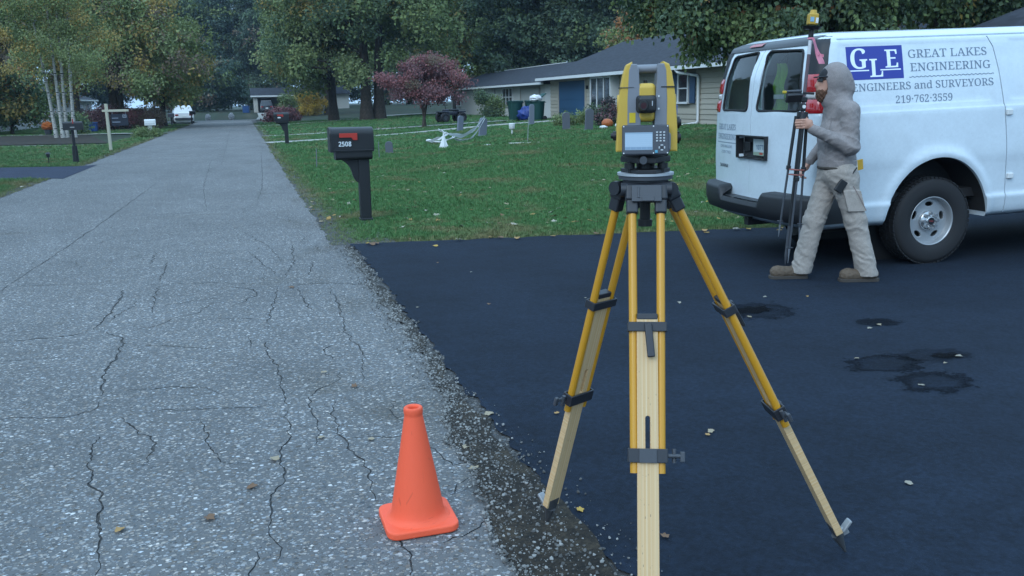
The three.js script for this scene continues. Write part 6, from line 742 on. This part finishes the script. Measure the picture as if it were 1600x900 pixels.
  part('body', [sdfGeo(bodyF, [-0.46, 0, -0.34], [0.36, 1.6, 0.34], 0.016), sdfGeo(head, [-0.2, 1.48, -0.12], [0.1, 1.79, 0.12], 0.006), sdfGeo(handL, [-0.41, 1.2, 0.09], [-0.19, 1.4, 0.25], 0.004), sdfGeo(handR, [-0.24, 0.8, -0.27], [-0.07, 1.03, -0.12], 0.004)], skin, T);
  // beard, cap, glasses
  part('beard', sdfGeo((x, y, z) => { const d = union(0.02, ell([-0.108, 1.548, 0], [0.052, 0.06, 0.06]), ell([-0.115, 1.515, 0], [0.04, 0.045, 0.04]), ell([-0.055, 1.58, 0], [0.06, 0.06, 0.076]))(x, y, z) + 0.006 * N3(x * 60, y * 40, z * 60); return Math.max(d, y - 1.612, x < -0.125 && y > 1.575 && y < 1.585 ? 0.004 : -1); }, [-0.2, 1.44, -0.11], [0.04, 1.63, 0.11], 0.005), mat(0.115, 0.055, 0.032, 0.9), T);
  const cp = part('baseball_cap', sdfGeo((x, y, z) => Math.max(ell([-0.042, 1.655, 0], [0.106, 0.104, 0.086])(x, y, z), 1.672 - y), [-0.18, 1.64, -0.11], [0.08, 1.79, 0.11], 0.006), mat(0.02, 0.022, 0.026, 0.85), T); part('visor', sdfGeo((x, y, z) => { const r = Math.hypot((x + 0.08) / 1.0, z / 0.8), yy = y - 1.676 - 0.18 * (x + 0.13) * 0.6 + 0.9 * z * z; return Math.max(r - 0.105, Math.abs(yy) - 0.005, x + 0.10); }, [-0.22, 1.63, -0.1], [-0.08, 1.71, 0.1], 0.004), mat(0.02, 0.022, 0.026, 0.85), cp);
  part('sunglasses', [xf(box(0.008, 0.03, 0.055, 0, 0, 0, 0.003), -0.143, 1.648, 0.036, 0, 0.35, 0), xf(box(0.008, 0.03, 0.055, 0, 0, 0, 0.003), -0.143, 1.648, -0.036, 0, -0.35, 0), rod(V(-0.128, 1.655, 0.062), V(-0.04, 1.65, 0.08), 0.004), rod(V(-0.128, 1.655, -0.062), V(-0.04, 1.65, -0.08), 0.004)], mat(0.012, 0.01, 0.01, 0.15), T);
  // sweatshirt: loose trunk, sleeves with folds, raised hood
  const crease = (n) => 0.35 - Math.abs(n), fold = (x, y, z, a) => a * (1.3 * crease(N3(x * 5 + 0.6 * N3(x * 3, y * 3, z * 3), y * 8 + x * 4, z * 5)) * -1 + 0.55 * -crease(N3(x * 11 + 7, y * 17 - x * 8, z * 11)));
  const torso = union(0.06, cap([0.035, 0.985, 0], [0.04, 1.2, 0], 0.146, 0.146, 1.2), cap([0.04, 1.2, 0], [0.05, 1.34, 0], 0.145, 0.112, 1.35), cap([0.05, 1.40, -0.14], [0.05, 1.40, 0.14], 0.08, 0.08), cap([0.03, 1.40, 0], [0.005, 1.5, 0], 0.1, 0.085));
  const slv = (s, e, w, b) => union(0.035, cap(s, e, 0.074, 0.06), cap(e, w, 0.06, 0.04), ell([e[0] + 0.008, e[1] - 0.01, e[2]], [0.062, 0.056, 0.054]));
  const hemCuff = union(0.01, cap([0.04, 0.975, 0], [0.04, 0.99, 0], 0.15, 0.15, 1.18));
  const sweat = union(0.035, torso, slv(J.sL, J.eL, J.wL), slv(J.sR, J.eR, J.wR));
  const hoodO = union(0.04, ell([-0.012, 1.645, 0], [0.122, 0.146, 0.112]), ell([0.05, 1.605, 0], [0.085, 0.10, 0.09]), ell([0.095, 1.57, 0], [0.05, 0.05, 0.06]), cap([-0.03, 1.5, 0], [0.02, 1.46, 0], 0.09, 0.115));
  const hoodF = (x, y, z) => { const o = hoodO(x, y, z) + fold(x, y, z, 0.003), inn = hoodO(x, y, z) + 0.016, open = ell([-0.17, 1.61, 0], [0.12, 0.118, 0.086])(x, y, z); return Math.max(o, -Math.max(inn, 0.02 + x), -open); };
  const sweatF = (x, y, z) => { let d = smin(sweat(x, y, z) + fold(x, y, z, 0.0055) + 0.002 * Math.sin(y * 58 + 5 * N3(x * 4, y * 3, z * 4) + x * 14) * (sstep(1.16, 1.02, y) + 0.9 * Math.exp(-(Math.pow(x - 0.07, 2) + Math.pow(y - 1.15, 2)) / 0.012)), hoodF(x, y, z), 0.03); d = smin(Math.max(d, 0.955 - y), hemCuff(x, y, z) > 0.03 ? 9 : Math.max(hemCuff(x, y, z), Math.abs(y - 0.978) - 0.024), 0.008); const open = ell([-0.172, 1.61, 0], [0.117, 0.114, 0.084])(x, y, z); return Math.max(d, -open); };
  part('hooded_sweatshirt', uvBox(sdfGeo(sweatF, [-0.31, 0.92, -0.36], [0.26, 1.83, 0.36], 0.0068), 4), grey, T);
  part('pocket_seam', taper([V(-0.08, 1.33, 0.155), V(-0.1, 1.2, 0.14), V(-0.1, 1.08, 0.14)], [0.003, 0.003, 0.003], 6), grey, T);
  // trousers with cargo pocket and crumpled hems
  const leg = (h, k, a) => union(0.04, cap(h, k, 0.108, 0.084), cap(k, [a[0] + 0.01, a[1] - 0.05, a[2]], 0.084, 0.086));
  const tr = union(0.05, cap([0.04, 0.97, 0], [0.04, 0.9, 0], 0.137, 0.135, 1.2), leg(J.hR, J.kR, J.aR), leg(J.hL, J.kL, J.aL), ell([0.11, 0.86, 0], [0.1, 0.11, 0.15]));
  const pocket = (x, y, z) => Math.max(Math.abs(x - 0.135 - (0.68 - y) * 0.3) - 0.072, Math.abs(y - 0.68) - 0.085, Math.abs(z - 0.165) - 0.02);
  const trF = (x, y, z) => { const kn = Math.exp(-Math.pow((y - 0.5) / 0.12, 2)) + 1.3 * Math.exp(-Math.pow((y - 0.17) / 0.09, 2)) + 0.6 * Math.exp(-Math.pow((y - 0.85) / 0.07, 2)); const d = tr(x, y, z) + fold(x, y, z, 0.0045) + 0.003 * kn * (Math.sin(y * 55 + x * 30 + 6 * N3(x * 5, y * 5, z * 5))) * 0.8; return Math.max(smin(d, pocket(x, y, z), 0.012), 0.045 + 0.35 * Math.max(0, -x - 0.24) - y, y - 0.985); };
  part('trousers', uvBox(sdfGeo(trF, [-0.38, 0.03, -0.28], [0.47, 1.0, 0.28], 0.0075), 4), khaki, T);
  part('belt', xf(new THREE.TorusGeometry(0.137, 0.012, 8, 40).rotateX(Math.PI / 2), 0.04, 0.945, 0, 0, 0, 0, [1.03, 1.2, 1.22]), mat(0.05, 0.04, 0.03, 0.7), T);
  part('tape_strap', gridGeo(14, 2, (u, v) => V(mix(0.10, 0.235, u), mix(0.83, 0.60, u) + (v - 0.5) * 0.012, mix(0.176, 0.178, u) + 0.015 * Math.sin(u * 3))), mat(0.2, 0.15, 0.14, 0.8), T);
  // boots
  const bootF = (a, toe, heel, z0, up) => union(0.03, cap([a[0] + 0.005, 0.15, z0], [a[0] + 0.012, 0.075, z0], 0.06, 0.06), cap([heel[0] - 0.045, 0.058, z0], [toe[0] + 0.06, 0.052, z0], 0.05, 0.047), ell([toe[0] + 0.06, 0.055, z0], [0.062, 0.05, 0.052]));
  for (const [a, toe, heel, z0, tilt] of [[J.aR, [-0.445, 0], [-0.135, 0], -0.095, 0.0], [J.aL, [0.085, 0], [0.40, 0], 0.085, 0.0]]) { const f = bootF(a, toe, heel, z0); const o = part('boot', sdfGeo((x, y, z) => Math.max(f(x, y, z) + 0.003 * N3(x * 30, y * 30, z * 30), 0.004 - y), [Math.min(toe[0], a[0]) - 0.1, -0.01, z0 - 0.1], [heel[0] + 0.08, 0.21, z0 + 0.1], 0.008), boot, T); part('sole', extr(rrect(toe[0] - 0.006, -0.052, heel[0] + 0.006, 0.052, 0.045), 0.02, 0.004).rotateX(-Math.PI / 2).translate(0, 0.002, z0), mat(0.06, 0.05, 0.042, 0.9), o); }
  // things on the belt
  const R2 = thing('two_way_radio', 'black two-way radio clipped to the walking person\'s trousers', 'radio', [2.675, 0.81, -7.35 + 0.178]); R2.rotation.z = -0.55; part('case', box(0.065, 0.105, 0.035, 0, 0, 0, 0.008), M.black, R2); part('antenna', rod(V(0.022, 0.05, 0), V(0.026, 0.19, 0.004), 0.008, 0.005), M.black, R2); part('yellow_ring', rod(V(0.022, 0.056, 0), V(0.0235, 0.095, 0.001), 0.0095, 0.0085), mat(0.55, 0.4, 0.02, 0.5), R2);
  const PO = thing('belt_pouch', 'yellow and white notebook tucked into the person\'s back pocket', 'notebook', [2.868, 0.965, -7.35 + 0.03]); PO.rotation.set(0, 0.5, 0.15); part('cover', box(0.075, 0.085, 0.012, 0.01, 0, 0.0, 0.002), mat(0.62, 0.34, 0.03, 0.6), PO); part('pages', box(0.03, 0.08, 0.014, -0.035, 0, 0.0, 0.002), M.white, PO);
  // ---------------------------------------------------------------- prism pole with folded tripod, carried at a slant
  const top = V(2.392, 2.10, -7.20), bot = V(2.262, 0.17, -7.20), PT = thing('prism_pole', 'prism pole with folded black tripod legs carried by the person', 'prism pole', [bot.x, bot.y, bot.z]), ax = V().subVectors(top, bot), Lp = ax.length(); PT.quaternion.setFromUnitVectors(V(0, 1, 0), ax.clone().normalize());
  const p = (n, g, m, q) => part(n, g, m, q ?? PT), H2 = 1.205; // height of the tripod head along the pole
  p('pole', rod(V(0, H2, 0), V(0, Lp - 0.25, 0), 0.013, 0.013, 16), mat(0.13, 0.085, 0.095, 0.5)); p('lower_pole', rod(V(0, 0.3, 0), V(0, H2, 0), 0.0125, 0.0125, 16), M.black); p('pole_section', rod(V(0, Lp - 0.25, 0), V(0, Lp - 0.10, 0), 0.014, 0.014, 16), mat(0.62, 0.62, 0.63, 0.5)); p('point', [rod(V(0, 0, 0), V(0, 0.07, 0), 0.003, 0.013, 14), rod(V(0, 0.07, 0), V(0, 0.32, 0), 0.014, 0.014, 14)], M.darkGrey);
  p('tripod_head', [cyl(0.036, 0.042, 0.05, 0, H2, 0, 20), cyl(0.026, 0.026, 0.1, 0, H2 - 0.05, 0, 18), box(0.03, 0.05, 0.03, -0.03, H2 + 0.01, 0.02, 0.006), box(0.03, 0.05, 0.03, 0.03, H2 + 0.01, 0, 0.006)], M.black);
  for (const [x, z, len] of [[-0.072, -0.03, 0.205], [0.008, 0.04, 0.0], [0.095, -0.02, 0.19]]) { const a = V(clamp(x, -0.04, 0.045), H2, z * 0.6), b = V(x, len + 0.02, z), mid = a.clone().lerp(b, 0.42), lg = p('leg', [rod(a, mid, 0.013, 0.013, 12)], M.black); part('lower_leg', [rod(mid.clone().lerp(a, 0.03), b.clone().lerp(a, 0.10), 0.0095, 0.0085, 12)], M.darkGrey, lg); part('leg_clamp', [xf(box(0.034, 0.035, 0.03, 0, 0, 0, 0.006), mid.x, mid.y, mid.z)], M.black, lg); part('leg_tip', rod(b.clone().lerp(a, 0.10), b, 0.009, 0.002, 10), M.steel, lg); part('foot_peg', box(0.05, 0.006, 0.02, b.x, b.y + 0.13, b.z, 0.002), M.darkGrey, lg); }
  p('leg_ring', [new THREE.TorusGeometry(0.042, 0.006, 8, 26).rotateX(Math.PI / 2).scale(1.35, 1, 1).translate(0.008, 0.78, 0), new THREE.TorusGeometry(0.042, 0.005, 8, 26).rotateX(Math.PI / 2).scale(1.35, 1, 1).translate(0.008, 0.74, 0)], mat(0.3, 0.1, 0.08, 0.5));
  const br = p('bracket', [box(0.05, 0.04, 0.045, 0, H2 + 0.13, 0, 0.008), box(0.09, 0.018, 0.02, 0.03, H2 + 0.18, 0.01, 0.004), box(0.05, 0.06, 0.03, -0.005, H2 + 0.07, 0.01, 0.008)], M.black); part('level_bubble', cyl(0.014, 0.014, 0.008, 0, 0, 0, 20).rotateX(Math.PI / 2).translate(0.0, H2 + 0.075, 0.03), M.white, br);
  const dc = p('data_collector', [xf(box(0.13, 0.075, 0.035, 0, 0, 0, 0.01), -0.085, H2 + 0.14, 0.02, 0.6, 0.2, 0)], M.blackPlastic); part('yellow_end_cap', xf(box(0.03, 0.022, 0.03, 0, 0, 0, 0.006), -0.165, H2 + 0.18, 0.02), mat(0.5, 0.36, 0.03, 0.5), dc); part('top_grip', rod(V(-0.15, H2 + 0.185, 0.02), V(-0.03, H2 + 0.195, 0.02), 0.011, 0.011, 12), M.darkGrey, dc);
  const pr = p('prism', [box(0.075, 0.085, 0.07, 0, Lp + 0.015, 0, 0.01), cyl(0.022, 0.03, 0.03, 0, Lp + 0.07, 0, 18)], mat(0.5, 0.31, 0.04, 0.5)); part('prism_glass', box(0.03, 0.035, 0.004, -0.015, Lp + 0.012, 0.036, 0.001), phys(0.25, 0.4, 0.5, 0.05, { metalness: 0.6 }), pr); part('prism_glass', box(0.02, 0.04, 0.004, 0.024, Lp + 0.005, 0.036, 0.001), M.white, pr); p('antenna_disc', [cyl(0.075, 0.06, 0.022, 0, Lp - 0.05, 0, 30), cyl(0.02, 0.02, 0.07, 0, Lp - 0.09, 0, 16)], M.black);
  const rib = thing('flagging_ribbon', 'pink flagging ribbon tied round the prism pole', 'ribbon', [2.390, 1.955, -7.185]); part('tail', [gridGeo(18, 2, (u, v) => V(0.005 + 0.08 * u + (v - 0.5) * 0.03 * (0.6 + u), 0.02 - 0.20 * u, 0.012 * Math.sin(u * 7 + v * 2))), gridGeo(12, 2, (u, v) => V(0.045 + 0.05 * u, -0.10 - 0.02 * u + (v - 0.5) * 0.022, 0.012 * Math.sin(u * 6 + 1) + 0.004))], phys(0.78, 0.27, 0.36, 0.6, { transmission: 0.2, thickness: 0 }), rib); part('knot', new THREE.TorusGeometry(0.018, 0.008, 8, 20).rotateX(Math.PI / 2).translate(-0.005, 0.015, -0.015), phys(0.78, 0.27, 0.36, 0.6), rib);
}
renderer.render(scene, camera);
